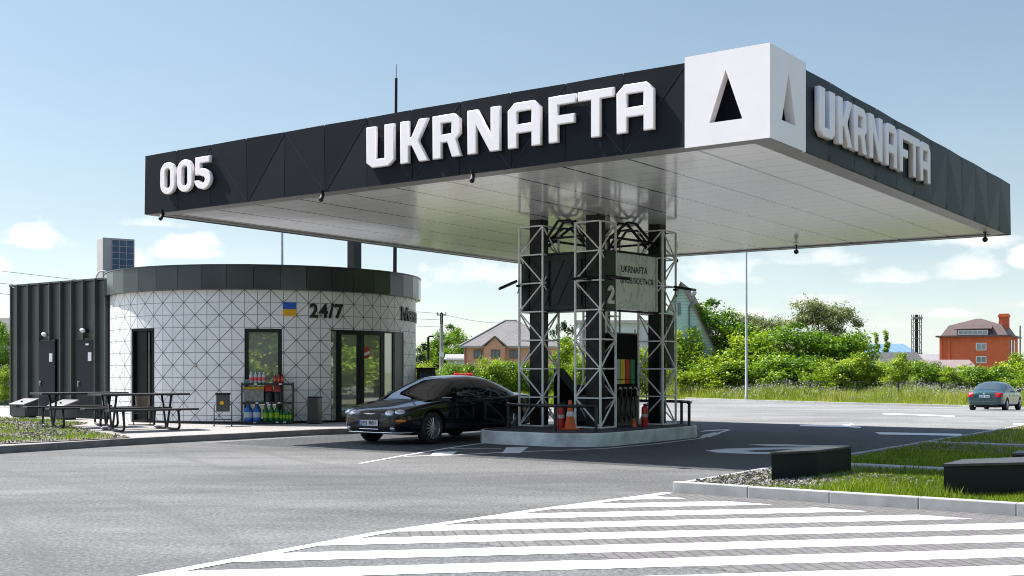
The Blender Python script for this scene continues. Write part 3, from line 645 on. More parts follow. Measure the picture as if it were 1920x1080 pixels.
rail('guard_rail',[(-1.93,-.72),(-1.58,-1.24),(-1.0,-1.5),(-.1,-1.6),(.62,-1.38),(.72,-1.30)],[(-1.86,-.84),(-1.53,-1.27),(-.1,-1.6),(.70,-1.32)],'black tube rail round the left nose of the pump island beside the car')
rail('guard_rail',[(.92,2.30),(.80,2.7),(.35,3.07),(-.6,3.2),(-1.4,3.1)],[(.90,2.40),(.36,3.07),(-1.3,3.1)],'black tube rail round the far right end of the pump island')

# dispensers
bk=mat('dispenser_black',(.004,.0045,.005),.6,var=.1,spec=.06); gyp=mat('dispenser_grey',(.045,.04,.035),.4)
STR=[('pale',(.42,.47,.50)),('yellow',(.75,.55,.02)),('red',(.55,.015,.02)),('green',(.01,.22,.07))]
def dispenser(x,y,label,rz=0):
    t=thing('fuel_dispenser',label,'fuel pump',LW(x,y,.275),ROT+rz,'fuel dispensers on the island')
    mb=MB(); mb.box((0,0,.35),(.46,1.0,.7)); mb.box((0,0,.78),(.38,.96,.16)); mb.build('cabinet',gyp,t,bevel=.015)
    mb=MB(); mb.box((0,0,1.46),(.42,1.0,1.22)); mb.build('display_housing',bk,t,bevel=.02)
    for s in (1,-1):
        for k,(n,c) in enumerate(STR):
            y0=(-.42+k*.22)*s
            mb=MB(); mb.box((s*.214,y0,1.28),(.012,.19,.44)); mb.box((s*.214,y0,1.0),(.012,.19,.09)); mb.build('colour_strip',mat('strip_'+n,c,.4,var=.03,spec=.2),t)
            mb=MB(); h=[(s*.2,y0,.78),(s*.27,y0+.01,.80),(s*.30,y0+.02,.90)]; mb.tube(h,.028,8); mb.box((s*.27,y0,.74),(.10,.05,.14)); mb.tube([(s*.28,y0+.02,.9),(s*.33,y0+.03,.88),(s*.36,y0+.03,.80)],.012,6); nz=mb.build('nozzle',blackm,t,auto=35)
            mb=MB(); mb.cyl((s*.265,y0-.005,.86),(s*.315,y0-.005,.86),.028,seg=10); mb.build('nozzle_cap',mat('cap_pale',(.6,.58,.5),.4),nz)
            mb=MB(); mb.tube([(s*.25,y0+.02,.70),(s*.30,y0+.02,.35),(s*.29,y0-.04,.12),(s*.26,y0-.09,.25),(s*.24,y0-.09,.68)],.016,7); mb.build('hose',mat('hose_black',(.02,.02,.02),.4),t,smooth=True)
    mb=MB(); mb.box((0,0,2.085),(.46,1.04,.03)); mb.build('top_cap',mat('cap_grey',(.3,.3,.29),.4),t,bevel=.006)
    return t
d1=dispenser(ML[0]-.28,ML[1]+TW+.62,'black fuel pump with white, yellow, red and green strips between two towers')
# low dark cabinet and sloped squeegee stand behind the cone
p=at(1087,800,.27); x,y=WL(p)
t=thing('service_cabinet','low black cabinet behind the orange cone on the island','cabinet',LW(x,y+.55,.275),ROT)
mb=MB(); mb.box((0,0,.45),(.62,.45,.9)); mb.build('body',bk,t,bevel=.02); mb=MB(); mb.box((0,0,.91),(.66,.49,.03)); mb.build('lid',blackm,t,bevel=.008); mb=MB(); mb.box((0,-.229,.4),(.5,.012,.6)); mb.build('door',mat('cab_door',(.02,.026,.028),.35),t)
t=thing('sloped_stand','black stand with a sloping side between the left tower and the cabinet','stand',LW(x-.62,y+.6,.275),ROT)
mb=MB(); mb.v=[(-.35,-.2,0),(.35,-.2,0),(.30,-.2,.62),(-.35,-.2,1.28),(-.35,.2,0),(.35,.2,0),(.30,.2,.62),(-.35,.2,1.28)]; mb.f=[(0,1,2,3),(7,6,5,4),(0,4,5,1),(1,5,6,2),(2,6,7,3),(3,7,4,0)]; mb.m=[0]*6; mb.build('body',bk,t,bevel=.01)
mb=MB(); mb.bar((-.34,0,1.295),(.31,0,.63),.42,.012); mb.build('sloped_lid',blackm,t)
# cone
org=mat('cone_orange',(.75,.13,.02),.45,var=.06); refl=mat('cone_white',(.75,.75,.74),.4)
def cone(px,py,h,label):
    p=at(px,py,.275); t=thing('traffic_cone',label,'traffic cone',p,.4)
    mb=MB(); mb.prism(rrect(-.17,.17,-.17,.17,.05,3),0,.03); mb.build('base',org,t,bevel=.006)
    mb=MB(); mb.lathe([(.125,.03),(.085,.27*h/.6)],20); mb.lathe([(.068,.37*h/.6),(.035,h),(.028,h+.005)],20); mb.build('cone_body',org,t,auto=40)
    mb=MB(); mb.lathe([(.086,.27*h/.6),(.069,.37*h/.6)],20); mb.build('reflective_band',refl,t,auto=40)
cone(1069,805.2,.62,'orange traffic cone with white band on the pump island')
redm=mat('extinguisher_red',(.50,.012,.012),.3,var=.05)
def exting(px,py,h,label,r=.075):
    p=at(px,py,.275); t=thing('fire_extinguisher',label,'fire extinguisher',p,ROT,'red fire extinguishers on the island')
    mb=MB(); mb.lathe([(r,.0),(r*1.02,.02),(r,h*.8),(r*.85,h*.87),(r*.4,h*.93),(r*.3,h*.95)],16); mb.build('cylinder',redm,t,auto=45)
    mb=MB(); mb.box((0,0,h*.97),(.05,.05,.05)); mb.bar((-.02,0,h),(.10,0,h*1.03),.02); mb.bar((-.02,0,h*.97),(.09,0,h*.95),.018); mb.build('valve_head',blackm,t)
    mb=MB(); mb.tube([(.03,0,h*.95),(.09,.0,h*.9),(.10,0,h*.5),(.09,0,h*.3)],.012,7); mb.build('hose',blackm,t,smooth=True)
    mb=MB(); mb.lathe([(r*1.025,h*.42),(r*1.025,h*.56)],16); mb.build('paper_label',mat('ext_label',(.55,.55,.53),.6),t,auto=45)
exting(1052,804.8,.56,'red fire extinguisher left of the orange cone, close to the rail post')
exting(1209,799.5,.5,'red fire extinguisher with grey label beside the right lattice tower')
mb=MB(); mb.lathe([(.06,0),(.055,.02),(.03,.14),(.035,.17),(.02,.19)],12); o_=mb.build('red_bucket_cone',org,loc=at(1189,800.5,.275),auto=40); tag(o_,'tiny orange red cone at the foot of the fuel pump','marker cone')
# ================================================================== ROUND SHOP
SC=Vector((-7.366,34.86,0)); SR=4.46
fd=Vector((-SC.x,-SC.y,0)).normalized(); rd=Vector((-fd.y,fd.x,0))     # towards the camera, and to the right
def sp(phi,z,r=SR): d=fd*math.cos(phi)+rd*math.sin(phi); return Vector((d.x*r,d.y*r,z))     # relative to the shop centre
def phi_of(px,r=SR):
    u=Vector(((px-CX)/F,1,0)).normalized(); b=u.dot(SC); disc=b*b-SC.length_squared+r*r
    if disc<0: return PI/2*(1 if px>500 else -1)
    q=u*(b-math.sqrt(disc))-SC; return math.atan2(q.dot(rd),q.dot(fd))
def z_of(px,py,r=SR):
    q=sp(phi_of(px,r),0,r)+SC; return H+(HZ-py)/F*q.y
WB,WT,BT=PZ,3.66,4.28; PITCH=2*PI*SR/84; VP_=.3305
shop=thing('round_shop','round white tiled station shop with dark roof band and 24/7 lettering','shop',SC)
m=bpy.data.materials.new('shop_tiles'); nt,N,L,P=nodes(m); uv=N.new('ShaderNodeUVMap'); sx=N.new('ShaderNodeSeparateXYZ'); L.new(uv.outputs[0],sx.inputs[0]); U,V=sx.outputs[0],sx.outputs[1]
fu,fv=mathn(N,L,'FRACT',U),mathn(N,L,'FRACT',V)
edge=lambda f:mathn(N,L,'MINIMUM',f,mathn(N,L,'SUBTRACT',1.0,f))
par=mathn(N,L,'FLOORED_MODULO',mathn(N,L,'ADD',mathn(N,L,'FLOOR',U),mathn(N,L,'FLOOR',V)),2.0)
dA=mathn(N,L,'MULTIPLY',mathn(N,L,'ABSOLUTE',mathn(N,L,'SUBTRACT',fu,fv)),.707); dB=mathn(N,L,'MULTIPLY',mathn(N,L,'ABSOLUTE',mathn(N,L,'SUBTRACT',mathn(N,L,'ADD',fu,fv),1.0)),.707)
odd=mathn(N,L,'GREATER_THAN',par,.5); dg=mathn(N,L,'ADD',mathn(N,L,'MULTIPLY',dA,odd),mathn(N,L,'MULTIPLY',dB,mathn(N,L,'SUBTRACT',1.0,odd)))
l1=mathn(N,L,'LESS_THAN',mathn(N,L,'MINIMUM',edge(fu),edge(fv)),.026); l2=mathn(N,L,'LESS_THAN',dg,.027)
nodeU=mathn(N,L,'SQRT',mathn(N,L,'ADD',mathn(N,L,'POWER',edge(fu),2.0),mathn(N,L,'POWER',edge(fv),2.0)))
tc=N.new('ShaderNodeTexCoord'); cbn=N.new('ShaderNodeCombineXYZ'); L.new(mathn(N,L,'FLOOR',U),cbn.inputs[0]); L.new(mathn(N,L,'FLOOR',V),cbn.inputs[1]); L.new(mathn(N,L,'MULTIPLY',odd,mathn(N,L,'GREATER_THAN',fu,fv)),cbn.inputs[2])
wn=N.new('ShaderNodeTexWhiteNoise'); L.new(cbn.outputs[0],wn.inputs['Vector'])
tile=mixc(N,L,wn.outputs['Value'],(.76,.76,.755),(.83,.82,.81)); dirt=noise(N,L,tc.outputs['Object'],1.3,4,.6); tile=mixc(N,L,mathn(N,L,'MULTIPLY',dirt,.16),tile,(.55,.53,.50))
c=mixc(N,L,mathn(N,L,'MULTIPLY',l1,.80),tile,(.10,.11,.115)); c=mixc(N,L,mathn(N,L,'MULTIPLY',l2,.92),c,(.05,.055,.06)); L.new(c,P.inputs['Base Color'])
P.inputs['Roughness'].default_value=.32; bumpn(N,L,P,mathn(N,L,'SUBTRACT',1.0,mathn(N,L,'MAXIMUM',l1,l2)),.35,.006); tilem=m
frame_m=mat('shop_frame',(.013,.018,.018),.4,var=.08,spec=.25); gls=glass_mat('shop_glass',(.46,.50,.42),.015,.96,.5)
interior=mat('shop_interior',(.06,.055,.05),.8,var=.3)
zdoor=z_of(690,620); zwin=z_of(493,616); zside=z_of(268,616)
OPEN=[(phi_of(246),phi_of(289.5),zside),(phi_of(458.5),phi_of(529),zwin),(phi_of(620.5),phi_of(757),zdoor)]
phi0=phi_of(483)
cols=sorted(set([phi0+k*PITCH/SR for k in range(-42,43)]+[a for o in OPEN for a in o[:2]]))
rows=sorted(set([WB-.02]+[o[2] for o in OPEN]+[WT+.05])); mb=MB(); mb.uv=[]
for a,b in zip(cols,cols[1:]):
    if b-a<1e-5: continue
    mid=(a+b)/2
    for z0,z1 in zip(rows,rows[1:]):
        if any(o[0]<mid<o[1] and (z0+z1)/2<o[2] for o in OPEN): continue
        mb.add([sp(a,z0),sp(b,z0),sp(b,z1),sp(a,z1)],[(0,1,2,3)])
        for ph,z in ((a,z0),(b,z0),(b,z1),(a,z1)): mb.uv.append(((ph-phi0)*SR/PITCH+1000,(z-.353)/VP_+100))
for (a,b,zt) in OPEN:                               # reveals
    for ph in (a,b): mb.add([sp(ph,WB),sp(ph,zt),sp(ph,zt,SR-.14),sp(ph,WB,SR-.14)],[(0,1,2,3)]); mb.uv+= [(1000.5,100.3)]*4
    mb.add([sp(a,zt),sp(b,zt),sp(b,zt,SR-.14),sp(a,zt,SR-.14)],[(0,1,2,3)]); mb.uv+=[(1000.5,100.3)]*4
mb.build('tiled_wall',tilem,shop)
mb=MB(); n=84
ring=[sp(2*PI*k/n,0,SR-.28) for k in range(n)]
mb.grid(lambda k,z:sp(2*PI*k/n,z,SR-.30),[k for k in range(n+1) if not any(o[0]-.02<((2*PI*k/n+PI)%(2*PI)-PI)<o[1]+.02 for o in OPEN)][:0] or [0,0.001],[WB,WT])
mb.prism([sp(2*PI*k/n,0,SR-.02) for k in range(n)],WB-.05,WB+.004); mb.prism([sp(2*PI*k/n,0,SR-.05) for k in range(n)],WT-.02,WT+.02)
mb.box((0,.4,1.2),(2.2,2.2,2.4)); mb.box((-2.2,-1.2,.9),(.5,2.2,1.8)); mb.box((1.4,-1.6,.75),(2.0,.5,1.2)); mb.build('shop_interior',interior,shop)
# dark roof band of flat sheets
band=mat('roof_band',(.050,.057,.060),.16,metal=.25,var=.05,scale=1.5,spec=.5); RB=SR+.15
mb=MB(); ns=42; off=.5
ph=[2*PI*(k+off)/ns for k in range(ns+1)]
for k in range(ns):
    a,b=ph[k]+.0012,ph[k+1]-.0012; mb.add([sp(a,WT,RB),sp(b,WT,RB),sp(b,BT,RB),sp(a,BT,RB)],[(0,1,2,3)])
    mb.add([sp(a,WT,RB),sp(b,WT,RB),sp(b,WT,SR-.1),sp(a,WT,SR-.1)],[(3,2,1,0)]); mb.add([sp(a,BT,RB),sp(b,BT,RB),sp(b,BT,RB-.2),sp(a,BT,RB-.2)],[(0,1,2,3)]); mb.add([sp(a,BT,RB-.2),sp(b,BT,RB-.2),sp(b,BT-.3,RB-.2),sp(a,BT-.3,RB-.2)],[(0,1,2,3)])
mb.build('roof_band',band,shop)
mb=MB(); mb.prism([sp(2*PI*k/n,0,RB-.21) for k in range(n)],WT+.3,BT-.22); mb.build('roof',mat('roof_felt',(.12,.12,.12),.9),shop)
mb=MB(); mb.grid(lambda k,j:sp(2*PI*k/n,BT+(.03 if j in(1,2) else 0),RB+.015-(.05 if j>1 else 0)),list(range(n+1)),[0,1,2,3]); mb.build('roof_cap',band,shop)
mb=MB(); mb.grid(lambda k,z:sp(2*PI*k/n,z,SR+.012),[k for k in np.linspace(OPEN[0][1]*n/2/PI,OPEN[1][0]*n/2/PI,20)],[WB,WB+.06]); mb.grid(lambda k,z:sp(2*PI*k/n,z,SR+.012),[k for k in np.linspace(OPEN[1][1]*n/2/PI,OPEN[2][0]*n/2/PI,10)],[WB,WB+.06]); mb.build('base_trim',frame_m,shop)
def curved_box(mb,a,b,z0,z1,r0,r1,mi=0,seg=1):
    for i in range(seg):
        p,q=a+(b-a)*i/seg,a+(b-a)*(i+1)/seg
        mb.add([sp(p,z0,r0),sp(q,z0,r0),sp(q,z0,r1),sp(p,z0,r1),sp(p,z1,r0),sp(q,z1,r0),sp(q,z1,r1),sp(p,z1,r1)],[(0,3,2,1),(4,5,6,7),(0,1,5,4),(1,2,6,5),(2,3,7,6),(3,0,4,7)],mi)
def glazed(name,a,b,z0,z1,fw,r=SR-.07,pane=True,mid=None):
    mb=MB(); w=fw/SR
    curved_box(mb,a,a+w,z0,z1,r-.04,r+.03); curved_box(mb,b-w,b,z0,z1,r-.04,r+.03); curved_box(mb,a+w,b-w,z1-fw,z1,r-.04,r+.03,0,3); curved_box(mb,a+w,b-w,z0,z0+fw,r-.04,r+.03,0,3)
    if mid: curved_box(mb,a+w,b-w,mid-.02,mid+.02,r-.03,r+.025,0,3)
    f=mb.build(name,frame_m,shop)
    if pane:
        mb=MB(); curved_box(mb,a+w,b-w,z0+fw,z1-fw,r-.012,r+.0,0,1); mb.build('pane',gls,f)
    return f
a,b,zt=OPEN[1]; glazed('window',a,b,WB+.02,zt,.10)
a,b,zt=OPEN[2]; PX=lambda p:phi_of(p)
glazed('side_light',PX(620.5),PX(634),WB+.02,zt,.03); glazed('entrance_door',PX(634.5),PX(678),WB+.02,zt,.12); e2=glazed('entrance_door',PX(678.5),PX(721),WB+.02,zt,.12); glazed('side_light',PX(721.5),PX(741),WB+.02,zt,.045)
mb=MB(); curved_box(mb,PX(741.5),PX(757),WB+.02,zt,SR-.1,SR-.03); mb.build('door_panel',mat('door_panel',(.035,.05,.052),.35),shop)
for p,z0,z1 in ((676,1.0,1.9),(681,1.0,1.9)):
    mb=MB(); mb.tube([sp(PX(p),z0,SR+.01),sp(PX(p),z1,SR+.01)],.014,8); mb.build('door_handle',blackm,e2)
# dark side door with sidelight
a,b,zt=OPEN[0]; mb=MB(); mid=a+(b-a)*.60
curved_box(mb,a,b,WB+.02,zt,SR-.16,SR-.10); curved_box(mb,mid-.006,mid+.006,WB+.02,zt,SR-.10,SR-.06); curved_box(mb,a,a+.012,WB+.02,zt,SR-.1,SR-.03); curved_box(mb,a+.012,b,zt-.06,zt,SR-.1,SR-.03)
sd=mb.build('side_door',mat('side_door',(.006,.008,.009),.35,spec=.15),shop); mb=MB(); curved_box(mb,mid+.012,mid+.024,WB+.1,zt-.1,SR-.097,SR-.09); mb.build('edge_strip',mat('strip_olive',(.14,.15,.10),.4),sd)
# lettering bent round the wall
def bent(name,body,p0,p1,y0,y1,m,offset=.012,r=SR,ext=.012,space=1.0):
    me=text_mesh(name,body,1,ext/1,offset,0,'LEFT',space); xs=[v.co.x for v in me.vertices]; zs=[v.co.y for v in me.vertices]
    A,B=phi_of(p0),phi_of(p1); za,zb=z_of((p0+p1)/2,y1),z_of((p0+p1)/2,y0); x0,x1,w0,w1=min(xs),max(xs),min(zs),max(zs)
    for v in me.vertices:
        ph=A+(v.co.x-x0)/(x1-x0)*(B-A); z=za+(v.co.y-w0)/(w1-w0)*(zb-za); d=v.co.z; v.co=sp(ph,z,r+.016+d)
    me.flip_normals() if False else None; me.update(); return link(name,setmat(me,m),shop)
inkm=mat('letter_black',(.012,.012,.013),.4)
bent('lettering','24/7',580,643,569.5,597,inkm,.032,space=1.14); bent('lettering','Магазин',752,795,578,604,inkm,.022)
mb=MB(); za,zb=z_of(542,592),z_of(542,567); fa,fb=phi_of(530.5),phi_of(555); curved_box(mb,fa,fb,(za+zb)/2,zb,SR,SR+.03,0,2); curved_box(mb,fa,fb,za,(za+zb)/2-.001,SR,SR+.03,1,2)
mb.build('flag_emblem',[mat('flag_blue',(.01,.09,.50),.4),mat('flag_yellow',(.72,.38,.01),.4)],shop)
mb=MB(); pc=sp(phi_of(366),z_of(366,684),SR+.01); mb.sphere(pc,.05,12,8); mb.build('wall_vent',mat('vent_pink',(.5,.35,.35),.5),shop,smooth=True)
# round logo on the door glass
mb=MB(); dd=(sp(PX(690),0)-sp(PX(690),0,1)).normalized(); zc=z_of(690,661); c=sp(PX(690.5),zc,SR-.06); tq=dd.to_track_quat('Z','Y').to_matrix()
disc=[c+tq@Vector((.13*math.cos(t),.17*math.sin(t),0)) for t in np.linspace(0,2*PI,20)[:-1]]; mb.add(disc,[tuple(range(19))])
disc=[c+dd*.003+tq@Vector((x,y,0)) for x,y in ((-.11,-.02),(.11,.05),(.11,-.03),(-.08,-.10))]; mb.add(disc,[(0,1,2,3)],1); mb.build('door_sticker',[redm,refl],shop)

# ================================================================== UTILITY BLOCK
UA=Vector((-15.72,36.42,0)); UB=Vector((-11.45,33.28,0)); ud=(UB-UA); UL=ud.length; urot=math.atan2(ud.y,ud.x)
seam=mat('standing_seam',(.070,.080,.070),.45,metal=.2,var=.10,scale=1.2)
ub=thing('utility_block','dark green standing seam metal block with two doors, left of the round shop','outbuilding',UA,urot)
mb=MB(); HH=4.2-PZ; mb.box((UL/2,2.6,PZ+HH/2-.03),(UL,5.2,HH-.06)); mb.build('wall',seam,ub)
xpx=lambda px:( lambda u:(UA.x-u*UA.y)/(u*ud.y/UL-ud.x/UL) )((px-CX)/F)      # along the wall seen at a column
mb=MB()
for px in (37.5,58,78.5,98.5,119,139.5,161,183.5,203.5):
    x=xpx(px); z0_=PZ if not (76<px<108 or 148<px<182) else 2.42; mb.box((x,-.06,(z0_+PZ+HH)/2),(.045,.13,PZ+HH-z0_))
mb.box((.02,-.025,PZ+HH/2),(.05,.06,HH)); mb.build('seam_rib',seam,ub,bevel=.006)
mb=MB(); mb.box((UL/2,2.6,PZ+HH-.01),(UL+.1,5.32,.06)); mb.build('roof_flashing',seam,ub,bevel=.006)
drm=mat('utility_door',(.006,.008,.015),.35,var=.1,spec=.15)
for a,b,zt in ((77,107.5,z_of(493,493)*0+H+(HZ-640)/F*35.4),(149,181,H+(HZ-637.5)/F*34.3)):
    xa,xb=xpx(a),xpx(b); mb=MB(); mb.box(((xa+xb)/2,-.035,(PZ+zt)/2),(xb-xa,.10,zt-PZ)); d_=mb.build('door',drm,ub,bevel=.008)
    mb=MB(); mb.box(((xa+xb)/2,-.045,zt+.02),(xb-xa+.06,.11,.05)); mb.build('door_head',frame_m,ub)
    mb=MB(); xc=xb-.20; mb.box((xc,-.09,zt-.50),(.17,.012,.25)); mb.build('notice',mat('notice_white',(.55,.56,.56),.6,var=.25,scale=22),d_)
    mb=MB(); mb.box((xa+.10,-.10,1.15),(.03,.05,.16)); mb.tube([(xa+.10,-.11,1.2),(xa+.2,-.13,1.2)],.012,6); mb.build('handle',greym,d_)
    if a>100: mb=MB(); mb.box((xb-.33,-.092,zt-.14),(.16,.012,.05),); mb.build('door_mark',mat('mark_white',(.6,.6,.6),.5),d_)
def wall_lamp(px,py,label):
    x=xpx(px); z=H+(HZ-py)/F*34.9; p=UA+ud/UL*x; t=thing('wall_lamp',label,'wall lamp',(p.x,p.y,z),urot,'white wall lamps over the utility doors')
    mb=MB(); mb.cyl((0,0,0),(0,-.12,.0),.035,seg=10); mb.cyl((0,-.0,0),(0,-.02,0),.06,seg=12); mb.build('arm',frame_m,t)
    mb=MB(); M=Matrix.Rotation(RAD(25),3,'Y'); mb.sphere((-.02,-.17,.0),(.088,.078,.06),14,10,M=M); mb.build('shade',mat('lamp_white',(.72,.72,.72),.35),t,smooth=True)
wall_lamp(93,627,'white bulb lamp over the left utility door'); wall_lamp(165,622,'white bulb lamp over the right utility door beside the shop')
# roof air conditioner and hoop
acm=mat('ac_casing',(.40,.37,.36),.45,var=.06)
pA=atY(182,520,37.6); pB=atY(245,520,36.6)
t=thing('air_conditioner','tall grey rooftop air conditioner with a blue gridded grille','air conditioner',((pA.x+pB.x)/2,(pA.y+pB.y)/2+.2,4.1),RAD(34))
mb=MB(); mb.box((0,0,.85),(1.0,.72,1.62)); mb.build('casing',acm,t,bevel=.02)
mb=MB(); mb.box((.12,-.366,.9),(.68,.02,1.40)); g_=mb.build('grille',mat('ac_grille',(.05,.10,.16),.35,var=.3,scale=6),t); mb=MB()
for k in range(4): mb.box((.12-.34+k*.227,-.38,.9),(.018,.018,1.4))
for k in range(8): mb.box((.12,-.38,.2+k*.2),(.68,.018,.018))
mb.build('grille_bars',acm,g_); mb=MB()
for x in (-.35,.35): mb.box((x,0,.02),(.1,.8,.05))
mb.box((-.36,-.367,.42),(.12,.012,.05)); mb.build('foot',greym,t)
c=atY(192.5,519,35.6); mb=MB(); mb.tube([(c.x-.2+.2-.21*math.cos(a),c.y,4.32+.28*math.sin(a)) for a in np.linspace(0,PI,14)],.022,8); o_=mb.build('pipe_hoop',mat('hoop_white',(.7,.7,.7),.4),smooth=True); tag(o_,'pale pipe hoop on the utility roof in front of the air conditioner','pipe')
# dark square pylon rising behind the shop
c=atY(664.5,600,41.5); mb=MB(); mb.box((0,0,3.2),(.36,.36,6.5)); mb.box((0,0,6.47),(.5,.5,.06)); o_=mb.build('dark_pylon',colm,loc=(c.x,c.y,0),rz=ROT,bevel=.01); tag(o_,'dark square pylon rising behind the shop roof','pylon')

# ================================================================== THINGS ON THE PAVEMENT
# picnic tables
wood=mat('table_black',(.022,.022,.022),.55,var=.35,scale=7,bump=.25,bscale=25); tubm=mat('table_tube',(.014,.014,.015),.4)
def picnic(loc,rz,label):
    t=thing('picnic_table',label,'picnic table',loc,rz,'black picnic tables before the shop')
    mb=MB(); Lx=2.15
    for k in range(5): mb.box((0,-.32+k*.16,.83),(Lx,.15,.045))
    mb.build('table_top',wood,t,bevel=.006)
    for s in (1,-1):
        mb=MB()
        for k in range(2): mb.box((0,s*(.66+k*.14),.485),(Lx,.13,.045))
        mb.build('seat',wood,t,bevel=.006)
    for x in (-.66,.66):
        mb=MB()
        for s in (1,-1):
            pts=[(x,s*.33,.80),(x,s*.10,.06),(x,s*.12,.03),(x,s*.2,.024),(x,s*.60,.024),(x,s*.72,.04),(x,s*.77,.10),(x,s*.74,.30),(x,s*.70,.46)]
            mb.tube([Vector(p)+Vector((.03*s,0,0)) for p in pts],.028,8)
            mb.bar((x+.03*s,s*.60,.455),(x+.03*s,s*.80,.455),.04,.012); mb.bar((x+.03*s,s*.05,.80),(x+.03*s,s*.36,.80),.04,.012)
        mb.build('leg_frame',tubm,t,smooth=True)
    return t
tc1=at(262,806,PZ); pt=picnic(tc1,RAD(41),'right one of the two black picnic tables, in front of the shop side door')
tc2=at(150,800.5,PZ); dup(pt,tc2,RAD(42),'left one of the two black picnic tables, half on the grass before the utility block')
# storage boxes with sloped lids
galv=mat('box_lid',(.27,.265,.26),.4,metal=.2,var=.12); bxm=mat('box_body',(.06,.062,.058),.5,var=.15)
def stbox(px,py,label):
    p=at(px,py,PZ); t=thing('storage_box',label,'storage box',p,urot+.15,'storage boxes with sloping lids')
    mb=MB(); mb.v=[(-.30,-.22,.03),(.30,-.22,.03),(.30,.26,.03),(-.30,.26,.03),(-.30,-.22,.38),(.30,-.22,.38),(.30,.26,.52),(-.30,.26,.52)]; mb.f=[(3,2,1,0),(4,5,6,7),(0,1,5,4),(1,2,6,5),(2,3,7,6),(3,0,4,7)]; mb.m=[0]*6; mb.build('body',bxm,t,bevel=.008)
    mb=MB(); mb.bar((0,-.27,.385),(0,.28,.545),.66,.03); mb.build('lid',galv,t,bevel=.006)
    mb=MB(); mb.box((0,.02,.015),(.54,.42,.03)); mb.build('plinth',blackm,t); mb=MB(); mb.cyl((0,-.08,.455),(-.0,-.08,.495),.03,.025,seg=12); mb.box((0,-.24,.34),(.06,.03,.08)); mb.build('knob',blackm,t)
stbox(45,782,'left storage box with grey sloping lid at the corner of the utility block'); stbox(118,786,'storage box with grey sloping lid behind the left picnic table')
# bins
def tub(mb,r0,r1,h,seg=20): mb.lathe([(r0,0),(r0*1.02,.02),(r1,h),(r1*.93,h),(r0*.9,.06)],seg)
p=at(418,798.5,PZ); t=thing('litter_bin','grey litter bin with yellow dot hung in a black frame by the wall','bin',p,.2)
mb=MB(); mb.prism(rrect(-.165,.165,-.14,.14,.05,4),.36,.78); mb.build('bin_body',mat('bin_grey',(.055,.057,.056),.4),t,bevel=.012); mb=MB(); mb.prism(rrect(-.185,.185,-.16,.16,.05,4),.78,.83); mb.build('bin_lid',blackm,t,bevel=.01)
mb=MB()
for s in (-1,1): mb.tube([(s*.215,0,0),(s*.215,0,.52),(s*.16,0,.55)],.014,7); mb.tube([(s*.215,-.18,.012),(s*.215,.18,.012)],.014,6)
mb.tube([(-.215,0,.16),(.215,0,.16)],.012,6); mb.build('stand',tubm,t); mb=MB(); mb.cyl((-.02,-.14,.58),(-.02,-.155,.58),.05,seg=18); mb.build('yellow_dot',mat('dot_yellow',(.8,.42,.01),.4),t)
p=at(266,797,PZ); t=thing('litter_bin','brown bell shaped litter bin on a stand beside the dark side door','bin',p,.2)
mb=MB(); mb.lathe([(.10,.36),(.15,.40),(.155,.6),(.17,.74),(.19,.78)],18); mb.build('bin_body',mat('bin_brown',(.12,.085,.075),.5,var=.2),t,auto=45); mb=MB()
for s in (-1,1): mb.tube([(s*.2,0,0),(s*.2,0,.45),(s*.16,0,.5)],.014,7)
mb.tube([(-.2,0,.12),(.2,0,.12)],.012,6); mb.tube([(-.32,-.1,.012),(.32,-.1,.012)],.014,6); mb.tube([(-.2,0,.3),(.2,0,.3)],.012,6); mb.build('stand',tubm,t)
p=at(590,794,PZ); t=thing('column_bin','tall plain black column bin between the shelf and the entrance','bin',(p.x,p.y-.05,PZ),-.35)
mb=MB(); mb.box((.03,0,.34),(.26,.26,.68)); mb.build('bin_body',mat('bin_gloss',(.010,.010,.011),.25),t,bevel=.015); mb=MB(); mb.box((-.12,.02,.35),(.04,.30,.72)); mb.build('side_plate',mat('bin_plate',(.06,.07,.07),.4),t,bevel=.006); mb=MB(); mb.box((.03,0,.695),(.28,.28,.03)); mb.build('bin_lid',blackm,t,bevel=.006)
p=at(205,777,PZ); mb=MB(); mb.sphere((0,0,.11),.12,14,10); mb.cyl((0,0,0),(0,0,.03),.09,seg=14); o_=mb.build('ball_bollard',blackm,loc=p,smooth=True); tag(o_,'small dark ball on the pavement beneath the picnic tables','bollard')
# drinks shelf
shx0,shx1=phi_of(456),phi_of(547); pc=(sp(shx0,0,SR+.26)+sp(shx1,0,SR+.26))/2+SC; dr=(sp(shx1,0)-sp(shx0,0)); srot=math.atan2(dr.y,dr.x)
KW=.925*91/F*30.3*1.045; rk=thing('drinks_shelf','black metal shelf of bottles and charcoal bags under the shop window','shelf',(pc.x,pc.y,PZ),srot)
shm=mat('shelf_black',(.013,.016,.016),.4); hw=.655; T3=[.05,.555,1.045]
mb=MB()
for x in (-hw,hw*.57,hw):
    for y in (-.17,.17):
        if abs(x)>.5 or y>0: mb.box((x,y,.54),(.04 if abs(x)<.6 else .035,.035,1.08))
mb.build('upright',shm,rk)
for k,z in enumerate(T3):
    mb=MB(); x1=hw; mb.box((0,0,z),(2*hw-.04,.36,.022)); mb.box((0,-.175,z-.012),(2*hw-.03,.02,.055)); sh_=mb.build('shelf_board',shm,rk)
    mb=MB()
    for x in ([(-.31,),(.32,)],[(-.27,),(.0,),(.29,)],[(-.33,),(.24,),(.43,)])[2-k]: mb.box((x[0],-.189,z-.005),(.07,.006,.032))
    mb.build('price_tag',refl,sh_)
RKM=Matrix.Translation((pc.x,pc.y,PZ))@Matrix.Rotation(srot,4,'Z')
